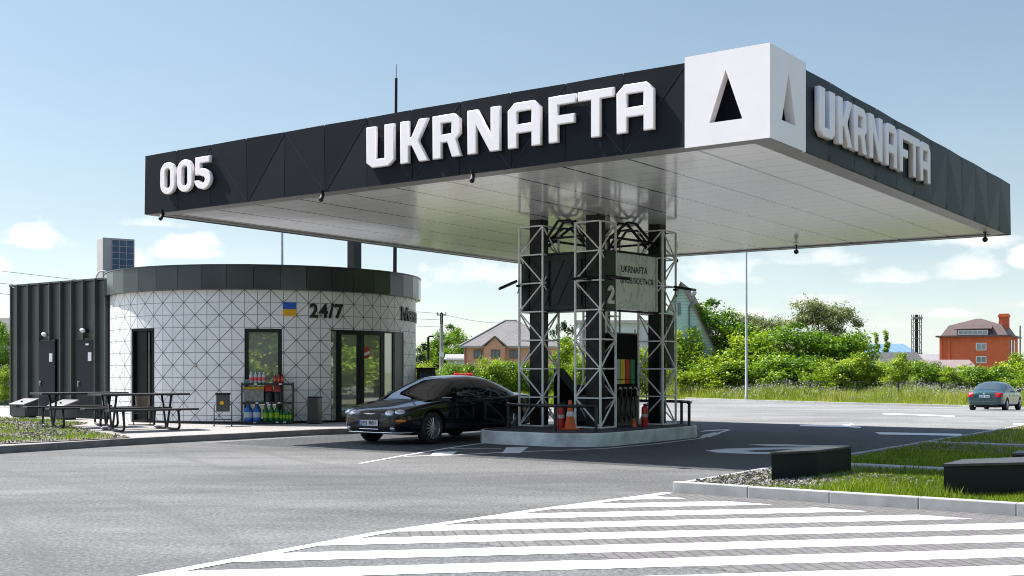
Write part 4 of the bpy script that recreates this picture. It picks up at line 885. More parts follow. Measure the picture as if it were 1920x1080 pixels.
def bottle(name,label,cat,grp,xs,z,r,h,mats,y=-.06,lab=None):
    first=None
    words=['leftmost','second','third','fourth','fifth']
    for i,x in enumerate(xs):
        w=RKM@Vector((x,y,z+.012))
        lb=label.replace('#','leftmost' if i==0 else 'rightmost' if i==len(xs)-1 else words[i])
        if first is None:
            first=thing(name,lb,cat,w,srot,grp)
            mb=MB(); mb.lathe([(r*.85,0),(r,.02),(r,h*.20),(r*.96,h*.23),(r,h*.26),(r,h*.60),(r*.8,h*.72),(r*.36,h*.86),(r*.34,h*.93)],14); mb.build('bottle_body',mats[0],first,auto=40)
            mb=MB(); mb.lathe([(r*1.01,h*.24),(r*1.01,h*.54)],14); mb.build('label_band',mats[1],first,auto=40)
            mb=MB(); mb.lathe([(r*.4,h*.92),(r*.4,h)],10); mb.build('cap',mats[2],first,auto=40)
        else: dup(first,w,srot,lb)
clear=mat('bottle_clear',(.42,.50,.50),.12,var=.05); pinkl=mat('label_pink',(.75,.10,.14),.4); capw=mat('cap_white',(.7,.7,.7),.4)
bottle('water_bottle','# of four clear bottles with pink labels on top of the drinks shelf','bottle','pink label bottles on the shelf top',[-.42,-.31,-.205,-.10],T3[2],.052,.30,(clear,pinkl,capw))
bottle('drink_bottle','# of three dark red bottles on the right of the shelf top','bottle','dark red bottles on the shelf top',[.19,.285,.38],T3[2],.04,.24,(mat('bottle_red',(.30,.012,.012),.2),mat('label_orange',(.55,.10,.03),.4),mat('cap_red',(.25,.01,.01),.4)))
blu=mat('bottle_blue',(.02,.13,.48),.15,var=.2); 
bottle('water_can','# of two big blue water cans on the bottom shelf','water can','blue water cans',[-.50,-.28],T3[0],.105,.46,(blu,mat('label_pale',(.45,.55,.62),.4),mat('cap_blue',(.02,.06,.35),.4)))
grn=mat('bottle_green',(.01,.16,.035),.15,var=.15); lime=mat('label_lime',(.25,.48,.01),.4); dgr=mat('cap_dark_green',(.005,.07,.03),.4)
bottle('drink_bottle','# of three large green bottles on the bottom shelf','bottle','large green bottles',[-.06,.09,.235],T3[0],.068,.43,(grn,lime,dgr))
bottle('drink_bottle','# of four small green bottles at the right of the bottom shelf','bottle','small green bottles',[.34,.425,.51,.59],T3[0],.042,.32,(grn,lime,dgr))
def bag(x,w,h,mats,name,label,cat,z=T3[1]):
    p=RKM@Vector((x,-.02,z+.012)); t=thing(name,label,cat,p,srot)
    mb=MB(); mb.grid(lambda u,v:(w/2*math.cos(u)*(1-.12*v*v)*(1+.06*math.sin(3*u)),.12*math.sin(u)*(1-.75*v**2.5),h*.62*v),list(np.linspace(0,2*PI,17)),[0,.3,.6,1]); mb.add([(w/2*math.cos(u),.12*math.sin(u),0) for u in np.linspace(0,2*PI,16)[:-1]],[tuple(range(14,-1,-1))]); mb.build('bag_body',mats[0],t,smooth=True)
    mb=MB(); mb.grid(lambda u,v:(w/2*math.cos(u)*(.88-.1*v),.03*math.sin(u)*(1-.6*v),h*(.62+.38*v)),list(np.linspace(0,2*PI,17)),[0,.5,1]); mb.build('bag_top',mats[1],t,smooth=True)
chb=mat('bag_black',(.012,.012,.013),.4); 
bag(.02,.26,.46,(chb,redm),'charcoal_bag','charcoal bag with bright red top in the middle of the shelf','bag')
bag(.25,.22,.44,(chb,mat('bag_dark_red',(.25,.02,.015),.4,var=.5,scale=20)),'charcoal_bag','charcoal bag with dark red top beside the bright red one','bag')
p=RKM@Vector((-.345,0,T3[1]+.012)); t=thing('firewood_tray','pale tray of packs with a yellow stripe on the middle shelf','tray',p,srot)
mb=MB(); mb.box((0,0,.17),(.50,.24,.33)); mb.build('tray_body',mat('tray_grey',(.18,.21,.18),.5,var=.35,scale=9),t,bevel=.015); mb=MB(); mb.box((0,-.0,.37),(.52,.26,.07)); mb.build('tray_stripe',mat('tray_yellow',(.42,.26,.01),.45,var=.2,scale=10),t,bevel=.01)
p=RKM@Vector((-.52,0,T3[2]+.012)); mb=MB(); mb.box((0,0,.05),(.16,.2,.1)); o_=mb.build('green_box',mat('box_green',(.12,.22,.19),.5),loc=p,rz=srot,bevel=.01); tag(o_,'small grey green box at the left end of the shelf top','box')
# things right of the shop, seen over the car roof
p=atY(789,700,35.2); t=thing('dark_cabinet','dark display cabinet against the right side of the shop','cabinet',(p.x+.15,p.y,PZ),.1)
mb=MB(); mb.box((0,0,.72),(.55,.5,1.44)); mb.build('cabinet_body',mat('cab_olive',(.018,.018,.010),.35),t,bevel=.02); mb=MB(); mb.box((0,0,1.46),(.6,.55,.05)); mb.build('cabinet_top',blackm,t,bevel=.01)
t=thing('bottle_pack','pack of dark blue bottles standing beside the dark cabinet, above the car roof','bottle pack',(atY(803,700,34.4).x,34.4,PZ),.1)
mb=MB(); mb.box((0,0,.58),(.55,.3,1.0)); mb.build('crate',mat('crate_blue',(.02,.03,.12),.5),t,bevel=.01); mb=MB()
for i in range(5): mb.lathe([(.045,1.08),(.05,1.2),(.02,1.27),(.02,1.32)],10,(-.2+i*.1,0,0))
mb.build('bottle_row',mat('bottle_navy',(.012,.025,.12),.15),t,auto=40)
p=atY(869,700,39.0); t=thing('red_barrier','bright red plastic barrier seen just above the black car roof','barrier',(p.x,p.y,gz(39)),0)
mb=MB(); mb.box((0,0,.72),(.66,.35,1.44)); mb.build('barrier_body',mat('barrier_red',(.72,.03,.015),.4,var=.08),t,bevel=.04); mb=MB()
for x in (-.24,.24): mb.box((x,0,1.46),(.1,.2,.06))
mb.build('lifting_lug',MATS['barrier_red'],t)
# ================================================================== CARS
def cr(xs,ys):                                     # smooth curve through stations
    xs=list(xs); ys=list(ys)
    if xs[0]>xs[-1]: xs,ys=xs[::-1],ys[::-1]
    n=len(xs); ms=[]
    for i in range(n):
        if i in (0,n-1): j=min(i,n-2); ms.append((ys[j+1]-ys[j])/(xs[j+1]-xs[j]))
        else:
            a=(ys[i]-ys[i-1])/(xs[i]-xs[i-1]); b=(ys[i+1]-ys[i])/(xs[i+1]-xs[i]); ms.append(0 if a*b<=0 else 2*a*b/(a+b))
    def f(x):
        x=min(max(x,xs[0]),xs[-1]); i=min(max(0,int(np.searchsorted(xs,x))-1),n-2); h=xs[i+1]-xs[i]; t=(x-xs[i])/h
        return (2*t**3-3*t*t+1)*ys[i]+(t**3-2*t*t+t)*h*ms[i]+(-2*t**3+3*t*t)*ys[i+1]+(t**3-t*t)*h*ms[i+1]
    return f
tyre_m=mat('tyre',(.018,.018,.018),.75,var=.2,scale=20); rim_m=mat('rim_silver',(.55,.56,.57),.28,metal=.85,var=.05); chrome=mat('chrome',(.75,.75,.76),.12,metal=1.0,var=.02)
lens=mat('lamp_lens',(.50,.53,.56),.12,metal=.55,var=.25,scale=30,coat=1); dkplastic=mat('dark_plastic',(.012,.012,.013),.5); plate_m=mat('plate_white',(.62,.63,.65),.4); amber=mat('amber',(.80,.22,.01),.25,var=.1); tail=mat('tail_red',(.45,.008,.012),.2); blue_m=mat('plate_blue',(.01,.08,.45),.4)
def car(label,paint,P,loc,rz,group=None,plate='JES 881'):
    t=thing('parked_car',label,'car',loc,rz,group)
    xf,xr=P['xf'],P['xr']; stx=P['st']
    ztop=cr(*P['ztop']); hwf=cr(*P['hw']); zbf=cr(*P['zb']); shf=cr(*P['sh'])
    mb=MB(); ring=[]
    for x in stx:
        hw,zt,zb,zs=hwf(x),ztop(x),zbf(x),shf(x); zm=zb+(zs-zb)*.55
        half=[(0,zb),(hw*.72,zb),(hw*.95,zb+.05),(hw*.985,zb+.16),(hw,zm),(hw*.985,zs-.05),(hw*.94,zs),(hw*.62,zt-.012),(hw*.3,zt),(0,zt+.004)]
        full=half+[(-y,z) for y,z in half[-2:0:-1]]; ring.append([(x,y,z) for y,z in full])
    n=len(ring[0]); mb.v=[p for r in ring for p in r]
    for i in range(len(ring)-1):
        for k in range(n): mb.f.append((i*n+k,i*n+(k+1)%n,(i+1)*n+(k+1)%n,(i+1)*n+k)); mb.m.append(0)
    mb.f+=[tuple(range(n-1,-1,-1)),tuple(range((len(ring)-1)*n,len(ring)*n))]; mb.m+=[0,0]
    b=mb.build('tmp',paint)
    bm=bmesh.new(); bm.from_mesh(b.data); bmesh.ops.recalc_face_normals(bm,faces=bm.faces[:])
    cl=bm.edges.layers.float.new('crease_edge'); bm.verts.ensure_lookup_table()
    for e in bm.edges:
        i0,i1=e.verts[0].index,e.verts[1].index
        if i0%n==i1%n and (i0%n) in (6,n-6): e[cl]=.55
        elif i0%n==i1%n and (i0%n) in (2,n-2,5,n-5): e[cl]=.3
    bm.to_mesh(b.data); bm.free()
    s=b.modifiers.new('s','SUBSURF'); s.levels=3; s.render_levels=3
    cut=[]
    WR=P['wr']
    for x in P['ax']:
        for sgn in (1,-1):
            c=MB(); c.cyl((x,sgn*.52,WR),(x,sgn*1.3,WR),WR+P.get('gap',.065),seg=40); q=c.build('cut',dkplastic); cut.append(q); m_=b.modifiers.new('b','BOOLEAN'); m_.operation='DIFFERENCE'; m_.object=q; m_.solver='EXACT'
    dg=bpy.context.evaluated_depsgraph_get(); me=bpy.data.meshes.new_from_object(b.evaluated_get(dg)); me.name='body'
    for q in cut: bpy.data.objects.remove(q)
    bpy.data.objects.remove(b)
    if len(me.materials)<2: me.materials.append(dkplastic)
    for p_ in me.polygons: p_.use_smooth=True
    ob=link('body',me,t,auto=28); tree=BVHTree.FromPolygons([v.co for v in me.vertices],[tuple(p_.vertices) for p_ in me.polygons])
    def hit(o,d):
        r=tree.ray_cast(Vector(o),Vector(d).normalized()); return r[0],r[1]
    # cabin
    zr=cr(*P['roof']); zb0,yb=P['belt'],P['yb']; x0,x1=P['roof'][0][0],P['roof'][0][-1]; pw,qw=.50,.72; rw=P.get('roofw',.0)
    def cab(x,th,off=0.0):
        h=max(.002,zr(x)-zb0); cx=yb*(1-.20*max(0,(x-.55)/(x0-.55))**2-.14*max(0,(-.8-x)/(-.8-x1))**2)
        c_,s_=abs(math.cos(th)),math.sin(th); y=cx*(c_**pw)*(1-.20*min(1,h/.5)*s_**1.0); z=zb0+h*(s_**qw)
        return Vector((x,y if math.cos(th)>=0 else -y,z))
    def cabn(x,th,off):
        e=.01; p=cab(x,th); a=cab(x+e,th)-cab(x-e,th); th1=min(th+e,PI-1e-3); th0=max(th-e,1e-3); b_=cab(x,th1)-cab(x,th0); nn=a.cross(b_)
        if nn.length<1e-9: return p
        nn.normalize()
        if nn.dot(p-Vector((x*.6-.1,0,zb0-.4)))<0: nn=-nn
        return p+nn*off
    ths=[PI/2-math.copysign(1,PI/2-a)*(abs(PI/2-a)) for a in np.linspace(.0,PI,49)]
    xs=list(np.linspace(x0,x1,60)); mb=MB(); mb.grid(lambda x,th:cab(x,th),xs,ths); cb_=mb.build('cabin_shell',paint,t,smooth=True)
    gm=P['glass']
    def side(xa,xb,za,zb_,s):                      # (x at bottom front/rear, top front/rear)
        mb=MB(); zs=np.linspace(za,zb_,7)
        def fn(u,z):
            k=(z-za)/(zb_-za); x=(xa[0]+(xa[1]-xa[0])*k)*(1-u)+(xb[0]+(xb[1]-xb[0])*(k**P.get('rk',1.0)))*u
            h=zr(x)-zb0; q=min(.999,max(.0,(z-zb0)/h)); th=math.asin(q**(1/qw)); p=cab(x,th); return Vector((x,(p.y+.006)*s,z))
        mb.grid(fn,list(np.linspace(0,1,9)),list(zs),flip=s>0); return mb.build('side_window',gm,t,smooth=True)
    for s in (1,-1):
        for xa,xb in P['sidewin']: side(xa,xb,P['wz'][0],P['wz'][1],s)
        # chrome / black strip below the windows
        mb=MB(); pts=[]
        for x in np.linspace(P['sidewin'][0][0][0]+.06,P['sidewin'][-1][1][0]-.05,10):
            h=zr(x)-zb0; q=max(.02,(P['wz'][0]-.02-zb0)/h); p=cab(x,math.asin(min(.99,q**(1/qw)))); pts.append((x,s*(p.y+.008),P['wz'][0]-.02))
        mb.tube(pts,.009,6); mb.build('window_trim',P['trim'],t)
    def screen(name,xa,xb,tw):
        def fn(x,k):
            te=min(1.15,max(.05,math.asin(min(.99,max(.02,1-.055/max(.02,zr(x)-zb0)))**(1/qw)))); return cabn(x,te+(PI-2*te)*k,.006)
        mb=MB(); mb.grid(fn,list(np.linspace(xa,xb,18)),list(np.linspace(0,1,23))); return mb.build(name,gm,t,smooth=True)
    screen('windscreen',*P['ws']); screen('rear_window',*P['rw'])
    # wheels
    for x in P['ax']:
        for s in (1,-1):
            yw=s*P['track']; mb=MB(); prof=[(WR*.66,-.10),(WR*.93,-.10),(WR,-.075),(WR,.075),(WR*.93,.10),(WR*.66,.10)]
            mb.lathe(prof,36,(x,yw,WR),axis='y',cap=False); wh=mb.build('wheel',tyre_m,t,auto=50)
            mb=MB(); f_=s*.085; mb.lathe([(WR*.70,f_-.012*s),(WR*.70,f_+.012*s),(WR*.655,f_+.014*s),(WR*.62,f_-.02*s),(WR*.60,f_-.10*s)],32,(x,yw,WR),axis='y',cap=False) if s>0 else mb.lathe([(WR*.60,f_-.10*s),(WR*.62,f_-.02*s),(WR*.655,f_+.014*s),(WR*.70,f_+.012*s),(WR*.70,f_-.012*s)],32,(x,yw,WR),axis='y',cap=False)
            ns=P['spokes']
            for k in range(ns):
                a=2*PI*k/ns; ca,sa=math.cos(a),math.sin(a); r0,r1=WR*.16,WR*.66; wd=P['spw']
                c=Vector((x,yw+f_,WR)); mb.bar(c+Vector((ca*r0,.004*s,sa*r0)),c+Vector((ca*r1,-.012*s,sa*r1)),wd,.02)
            mb.cyl((x,yw+f_-.02*s,WR),(x,yw+f_+.018*s,WR),WR*.20,WR*.15,seg=16); mb.build('rim',rim_m,wh)
            mb=MB(); mb.cyl((x,yw+f_-.06*s,WR),(x,yw+f_-.05*s,WR),WR*.62,seg=24); mb.build('brake_disc',mat('brake',(.03,.03,.03),.5,metal=.5),wh)
    mb=MB()
    mb.box(((P['ax'][0]+P['ax'][1])/2,0,.26),(3.4,1.1,.16)); mb.build('underbody',dkplastic,t)
    # front lamps, grille, plates
    def ell(name,y,z,rx,rz_,m_,par=None,dep=.03,front=True,sink=.35,tilt=0):
        p,nn=hit((5 if front else -5,y,z),(-1 if front else 1,0,0))
        if p is None: return None
        M=nn.to_track_quat('Z','Y').to_matrix(); Yv=Vector((0,0,1)); X=Yv.cross(nn).normalized(); Y2=nn.cross(X); M=Matrix((X,Y2,nn)).transposed()
        if tilt: M=M@Matrix.Rotation(tilt,3,'Z')
        mb=MB(); mb.sphere(p-nn*dep*sink,(rx,rz_,dep),20,12,M=M); return mb.build(name,m_,par or t,smooth=True)
    def patch(name,ys,zs,m_,off=.006,front=True,par=None,thick=.0):
        mb=MB()
        def fn(y,z):
            p,nn=hit((5 if front else -5,y,z),(-1 if front else 1,0,0)); return (p+nn*off) if p else Vector((xf if front else xr,y,z))
        mb.grid(fn,ys,zs,flip=not front); return mb.build(name,m_,par or t,smooth=True)
    P['details'](t,locals()); return t
def mirror(t,x,z,y,paint):
    for s in (1,-1):
        mb=MB(); mb.sphere((x,s*(y+.12),z),(.07,.115,.075),14,10); mb.bar((x+.01,s*(y-.02),z-.05),(x,s*(y+.08),z-.02),.05,.03); mb.build('wing_mirror',paint,t,smooth=True)
def plate_on(t,x,y,z,ny,txt,f=1,w=.52,tilt=0):
    mb=MB(); mb.box((x,y,z),(.012,w,.115)); p=mb.build('number_plate',plate_m,t,bevel=.003)
    mb=MB(); mb.box((x+.007*f,y-f*w*.455*-1*-1 if False else y+(-w*.455*f if f<0 else -w*.455)*(1 if f>0 else 1),z),(.004,w*.085,.111)); mb.build('plate_band',blue_m,p)
    me=setmat(text_mesh('plate_text',txt,.1,.001,.002),inkm); wd=max(v.co.x for v in me.vertices)-min(v.co.x for v in me.vertices); k=w*.78/wd
    M=Matrix(((0,0,f,x+.0075*f),(f*k,0,0,y+w*.03*f),(0,1,0,z),(0,0,0,1))); link('plate_text',tf_mesh(me,M),p)
def det_black(t,g):
    patch,ell,hit,paint=g['patch'],g['ell'],g['hit'],g['paint']
    for s in (1,-1):
        hl=ell('headlight',s*.50,.665,.115,.082,lens,dep=.035,tilt=-.15*s); ell('headlight',s*.70,.69,.125,.092,lens,dep=.04,tilt=-.2*s)
        for y,z,r in ((s*.50,.665,.05),(s*.70,.69,.058)):
            p,nn=hit((5,y,z),(-1,0,0))
            if p: mb=MB(); mb.sphere(p+nn*.010,(r*.8,r*.8,r*.8) if False else r*.42,12,8); mb.build('lamp_bulb',chrome,hl,smooth=True)
        ell('indicator',s*.755,.50,.12,.03,amber,dep=.02); ell('fog_lamp',s*.60,.335,.06,.035,lens,dep=.02)
    patch('grille',list(np.linspace(-.30,.30,13)),[.53,.56,.60,.635,.655],dkplastic,.004)
    mb=MB()
    for k in range(4):
        z=.545+.03*k; p,nn=hit((5,0,z),(-1,0,0)); mb.bar((p.x+.008,-.27,z),(p.x+.008,.27,z),.008)
    mb.build('grille_bar',mat('grille_grey',(.06,.06,.065),.3,metal=.5),t)
    p,nn=hit((5,0,.635),(-1,0,0)); mb=MB(); mb.sphere((p.x+.01,0,.636),(.015,.035,.02),12,8)
    for s in (1,-1): mb.add([(p.x+.012,s*.02,.622),(p.x+.012,s*.02,.650),(p.x+.004,s*.17,.652),(p.x+.004,s*.15,.638)],[(0,1,2,3) if s<0 else (3,2,1,0)])
    mb.build('winged_badge',chrome,t)
    p,nn=hit((5,.0,.45),(-1,0,0)); plate_on(t,p.x+.02,0,.45,0,g['plate'],1)
    patch('lower_grille',list(np.linspace(-.52,.52,15)),[.27,.30,.33,.355],dkplastic,.004)
    mb=MB(); q=[]
    for y in np.linspace(-.84,.84,25):
        p,nn=hit((5,y,.275),(-1,0,0))
        if p: q.append(p+Vector((.004,0,-.02)))
    mb.tube(q,.016,8); mb.build('chrome_lip',chrome,t,smooth=True)
    mb=MB(); p,nn=hit((5,.0,.33),(-1,0,0)); mb.tube([(p.x+.012,-.26,.325),(p.x+.015,.26,.325)],.012,8); mb.build('chrome_strip',chrome,t)
    mirror(t,.62,1.0,.86,paint); rear(t,g,.86); doors(t,g,[(.98,.60),(-.02,-.02),(-.98,-1.02)],.92)
    mb=MB(); mb.sphere((1.18,.90,.70),(.03,.012,.018),10,6); mb.build('side_repeater',mat('repeater',(.6,.08,.03),.3),t)
def doors(t,g,xs,hw):                              # shut lines and handles pressed on the flanks
    hit=g['hit']
    for s in (1,-1):
        mb=MB()
        for xa,xb in xs:
            q=[]
            for k in range(9):
                z=.30+k*.07; x=xa+(xb-xa)*k/8 if xa!=xb else xa; p,nn=hit((x,s*3,z),(0,-s,0))
                if p: q.append(p-nn*.001)
            if len(q)>3: mb.tube(q,.0045,5)
        q=[]
        for k in range(20):
            x=xs[0][0]-.02+(xs[-1][0]-xs[0][0]+.04)*k/19; p,nn=hit((x,s*3,.285),(0,-s,0))
            if p: q.append(p-nn*.001)
        if len(q)>3: mb.tube(q,.0045,5)
        mb.build('shut_lines',dkplastic,t)
        for (xa,_),(xb,_2) in zip(xs,xs[1:]):
            x=xb+.14; p,nn=hit((x,s*3,.80),(0,-s,0)); mb=MB(); mb.sphere(p,(.10,.022,.02),12,8); mb.build('door_handle',g['paint'],t,smooth=True)
def rear(t,g,zl):
    patch,hit=g['patch'],g['hit']
    for s in (1,-1):
        patch('tail_light',list(np.linspace(s*g['P']['tl'][0],s*g['P']['tl'][1],9)) if s>0 else list(np.linspace(-g['P']['tl'][1],-g['P']['tl'][0],9)),list(np.linspace(*g['P']['tlz'],6)),tail,.008,False)
    p,nn=hit((-5,0,g['P']['pz']),(1,0,0)); plate_on(t,p.x-.014,0,g['P']['pz'],0,g['P'].get('rp','KBI 204'),-1)
    mb=MB(); 
    q=[]
    for y in np.linspace(-.8,.8,17):
        p,nn=hit((-5,y,.46),(1,0,0))
        if p: q.append(p)
    if q: mb.tube(q,.01,6); mb.build('bumper_seam',dkplastic,t)
    mb=MB(); mb.tube([(g['xr']+.12,.42,.24),(g['xr']-.01,.42,.235)],.03,10); mb.build('exhaust_pipe',chrome,t)
PB=dict(xf=2.41,xr=-2.52,st=[2.41,2.36,2.22,1.95,1.5,1.05,.5,0,-.6,-1.2,-1.7,-2.1,-2.36,-2.48,-2.52],
 ztop=((2.41,2.36,2.22,1.95,1.5,1.05,.5,-.6,-1.2,-1.7,-2.1,-2.36,-2.48,-2.52),(.60,.69,.75,.81,.90,.955,.97,.98,1.0,1.03,1.03,1.0,.93,.82)),
 hw=((2.41,2.36,2.22,1.95,1.5,1.05,.0,-1.2,-1.7,-2.1,-2.36,-2.48,-2.52),(.58,.70,.815,.885,.925,.935,.94,.94,.925,.89,.82,.72,.6)),
 zb=((2.41,2.36,2.22,1.95,1.5,0,-1.7,-2.2,-2.48,-2.52),(.34,.255,.22,.21,.21,.205,.22,.25,.31,.40)),
 sh=((2.41,2.36,2.22,1.95,1.5,1.05,0,-1.2,-1.7,-2.1,-2.36,-2.52),(.56,.64,.70,.775,.855,.90,.925,.945,.97,.975,.93,.76)),
 ax=(1.435,-1.435),wr=.335,track=.81,gap=.06,spokes=15,spw=.022,belt=.90,yb=.875,
 roof=((1.42,1.2,.9,.6,.3,.0,-.4,-.8,-1.15,-1.5,-1.85),(.902,.985,1.125,1.255,1.36,1.405,1.42,1.395,1.31,1.175,1.02)),
 sidewin=[((.98,.26),(-.05,-.10)),((-.13,-.16),(-1.32,-.80))],wz=(.97,1.325),rk=1.3,ws=(1.37,.33,1.34),rw=(-.96,-1.74,1.2),glass=glass_mat('car_glass_dark',(.006,.007,.007),.02,.93),trim=chrome,tl=(.45,.80),tlz=(.70,.88),pz=.70,details=det_black)
blackp=bpy.data.materials.new('car_paint_black'); nt,N,L,P_=nodes(blackp); P_.inputs['Base Color'].default_value=(.004,.004,.008,1); P_.inputs['Roughness'].default_value=.22; P_.inputs['Coat Weight'].default_value=.75; P_.inputs['Coat Roughness'].default_value=.03; P_.inputs['Specular IOR Level'].default_value=.2
hd=math.atan2(-NY,-NX)
carb=car('black four door saloon parked at the pumps with orange indicators and number plate','%' and blackp,PB,(-1.53,25.76,0),hd)
carb['label']='black four door saloon beside the pump island, its headlights facing the camera'
# --- green car by the far kerb, seen from behind
def det_green(t,g):
    patch,ell,hit,paint=g['patch'],g['ell'],g['hit'],g['paint']
    for s in (1,-1): ell('headlight',s*.58,.66,.16,.09,lens,dep=.03)
    mirror(t,.62,.98,.84,paint); rear(t,g,.8); doors(t,g,[(.95,.75),(-.05,-.05),(-.98,-1.0)],.86)
    mb=MB(); p,nn=hit((-5,.0,.84),(1,0,0)); mb.sphere(p,(.012,.05,.035),10,6); mb.build('badge',chrome,t,smooth=True)
    mb=MB(); mb.tube([(-.86,0,1.41),(-.90,0,1.47)],.01,6); mb.build('aerial',dkplastic,t)
    patch('rear_panel',list(np.linspace(-.34,.34,9)),[.66,.72,.78],mat('panel_dark_green',(.008,.04,.042),.3),.004,False)
PG=dict(PB); PG.update(xf=2.2,xr=-2.22,st=[2.2,2.14,2.0,1.8,1.4,1.0,.5,0,-.6,-1.2,-1.6,-1.9,-2.1,-2.19,-2.22],
 ztop=((2.2,2.14,2.0,1.8,1.4,1.0,.5,-.6,-1.2,-1.6,-1.9,-2.1,-2.19,-2.22),(.58,.66,.73,.79,.88,.94,.95,.96,.98,1.0,.99,.965,.9,.8)),
 hw=((2.2,2.14,2.0,1.8,1.4,1.0,0,-1.2,-1.6,-1.9,-2.1,-2.19,-2.22),(.55,.67,.78,.83,.855,.86,.86,.86,.85,.83,.79,.74,.68)),
 zb=((2.2,2.14,2.0,1.8,1.4,0,-1.6,-2.0,-2.19,-2.22),(.34,.27,.24,.23,.23,.22,.24,.27,.30,.34)),
 sh=((2.2,2.14,2.0,1.8,1.4,1.0,0,-1.2,-1.6,-1.9,-2.1,-2.22),(.54,.62,.68,.75,.83,.88,.90,.915,.93,.93,.90,.76)),
 ax=(1.31,-1.31),wr=.305,track=.75,spokes=5,spw=.07,belt=.88,yb=.80,
 roof=((1.35,1.15,.85,.55,.3,.0,-.4,-.85,-1.15,-1.45,-1.72),(.885,.975,1.125,1.27,1.36,1.40,1.415,1.39,1.28,1.13,.985)),
 sidewin=[((.92,.30),(-.08,-.12)),((-.14,-.18),(-1.12,-.82))],wz=(.95,1.32),rk=1.0,ws=(1.31,.36,1.3),rw=(-.97,-1.62,.98),glass=glass_mat('car_glass_light',(.05,.065,.075),.03,.85),trim=dkplastic,tl=(.50,.80),tlz=(.69,.89),pz=.72,details=det_green)
greenp=bpy.data.materials.new('car_paint_green'); nt,N,L,P_=nodes(greenp); P_.inputs['Base Color'].default_value=(.007,.062,.066,1); P_.inputs['Roughness'].default_value=.3; P_.inputs['Metallic'].default_value=.35; P_.inputs['Coat Weight'].default_value=1; P_.inputs['Coat Roughness'].default_value=.04
gp=atg(1840,769.5); cg=car('teal green saloon parked by the far kerb, seen from behind',greenp,PG,(0,0,0),0)
va=math.atan2(gp.y,gp.x); hd=va-RAD(14)
cg.rotation_euler=(0,0,hd); cg.scale=(.95,.95,.95); cg.location=(gp.x+math.cos(hd)*2.0+.15,gp.y+math.sin(hd)*2.0,gz(gp.y+2))
# ================================================================== VEGETATION
def quads_mesh(name,V,tone,m,nper=4):
    me=bpy.data.meshes.new(name); n=len(V)//nper
    me.vertices.add(len(V)); me.vertices.foreach_set('co',V.astype(np.float32).ravel())
    me.loops.add(len(V)); me.loops.foreach_set('vertex_index',np.arange(len(V),dtype=np.int32))
    me.polygons.add(n); me.polygons.foreach_set('loop_start',np.arange(0,len(V),nper,dtype=np.int32)); me.polygons.foreach_set('loop_total',np.full(n,nper,dtype=np.int32))
    me.materials.append(m); a=me.attributes.new('tone','FLOAT','FACE'); a.data.foreach_set('value',tone.astype(np.float32)); me.update(); me.validate(); return me
def leaves(pts,size,droop=0.0,asp=.55):
    n=len(pts); a=rng.normal(size=(n,3)); a[:,2]=a[:,2]*.6-droop; a/=np.linalg.norm(a,axis=1)[:,None]
    b=rng.normal(size=(n,3)); b[:,2]*=.5; b-=a*(a*b).sum(1)[:,None]; b/=np.linalg.norm(b,axis=1)[:,None]
    s=size*(rng.uniform(.6,1.3,n))[:,None]
    V=np.empty((n,4,3)); V[:,0]=pts-a*s; V[:,1]=pts+b*s*asp; V[:,2]=pts+a*s; V[:,3]=pts-b*s*asp; return V.reshape(-1,3)
def crown(lobes,nclump,nleaf,spread,flat=1.0,ragged=.25):
    P=[];T=[];C=[]
    vol=np.array([l[3]*l[4]*l[5] for l in lobes])**(2/3); vol/=vol.sum()
    for l,w in zip(lobes,vol):
        k=max(3,int(nclump*w)); d=rng.normal(size=(k,3)); d/=np.linalg.norm(d,axis=1)[:,None]; d[:,2]=np.where(d[:,2]<-.55,-d[:,2],d[:,2])
        r=rng.uniform(.55,1.0+ragged*.5,k)[:,None]; c=np.array(l[:3])+d*r*np.array(l[3:]); C.append(c)
        for cc in c:
            m_=int(nleaf/nclump*rng.uniform(.5,1.5)); sp_=spread*rng.uniform(.6,1.3); g=rng.normal(size=(m_,3))*sp_*np.array([1,1,.75*flat])
            P.append(cc+g); T.append(np.clip(rng.uniform(.08,.86)+rng.normal(size=m_)*.16,0,1))
    return np.concatenate(P),np.concatenate(T),np.concatenate(C)
bark=mat('bark',(.11,.085,.065),.9,var=.35,scale=8,bump=.6,bscale=25); birchb=mat('bark_birch',(.35,.33,.30),.8,var=.5,scale=6)
LM_lime=leaf_mat('leaf_lime',[(0,(0.069,0.124,0.011)),(.35,(0.166,0.262,0.020)),(.7,(0.304,0.414,0.030)),(1,(0.469,0.524,0.083))])
LM_mid=leaf_mat('leaf_mid',[(0,(0.050,0.108,0.014)),(.4,(0.122,0.223,0.020)),(.75,(0.238,0.360,0.031)),(1,(0.389,0.490,0.072))])
LM_grey=leaf_mat('leaf_grey',[(0,(0.070,0.096,0.035)),(.5,(0.191,0.217,0.078)),(1,(0.383,0.400,0.191))])
LM_dark=leaf_mat('leaf_dark',[(0,(.010,.028,.012)),(.5,(.022,.055,.018)),(1,(.06,.11,.03))])
def trunk_mesh(C,h0,r0,m,par,nl=20):
    mb=MB(); top=Vector((0,0,max(h0,float(np.mean(C[:,2])))))
    mb.tube([(0,0,-.1),(.03,.02,h0*.5),(-.04,.03,h0),top],r0,8,radii=[r0*1.25,r0,r0*.8,r0*.35])
    for c in C[rng.permutation(len(C))[:nl]]:
        b=Vector((0,0,h0*rng.uniform(.7,1.1))); c=Vector(c); mb.tube([b,b.lerp(c,.5)+Vector((0,0,.2)),c],r0*.3,6,radii=[r0*.45,r0*.28,r0*.10])
    return mb.build('trunk',m,par,smooth=True)
PROTO={}
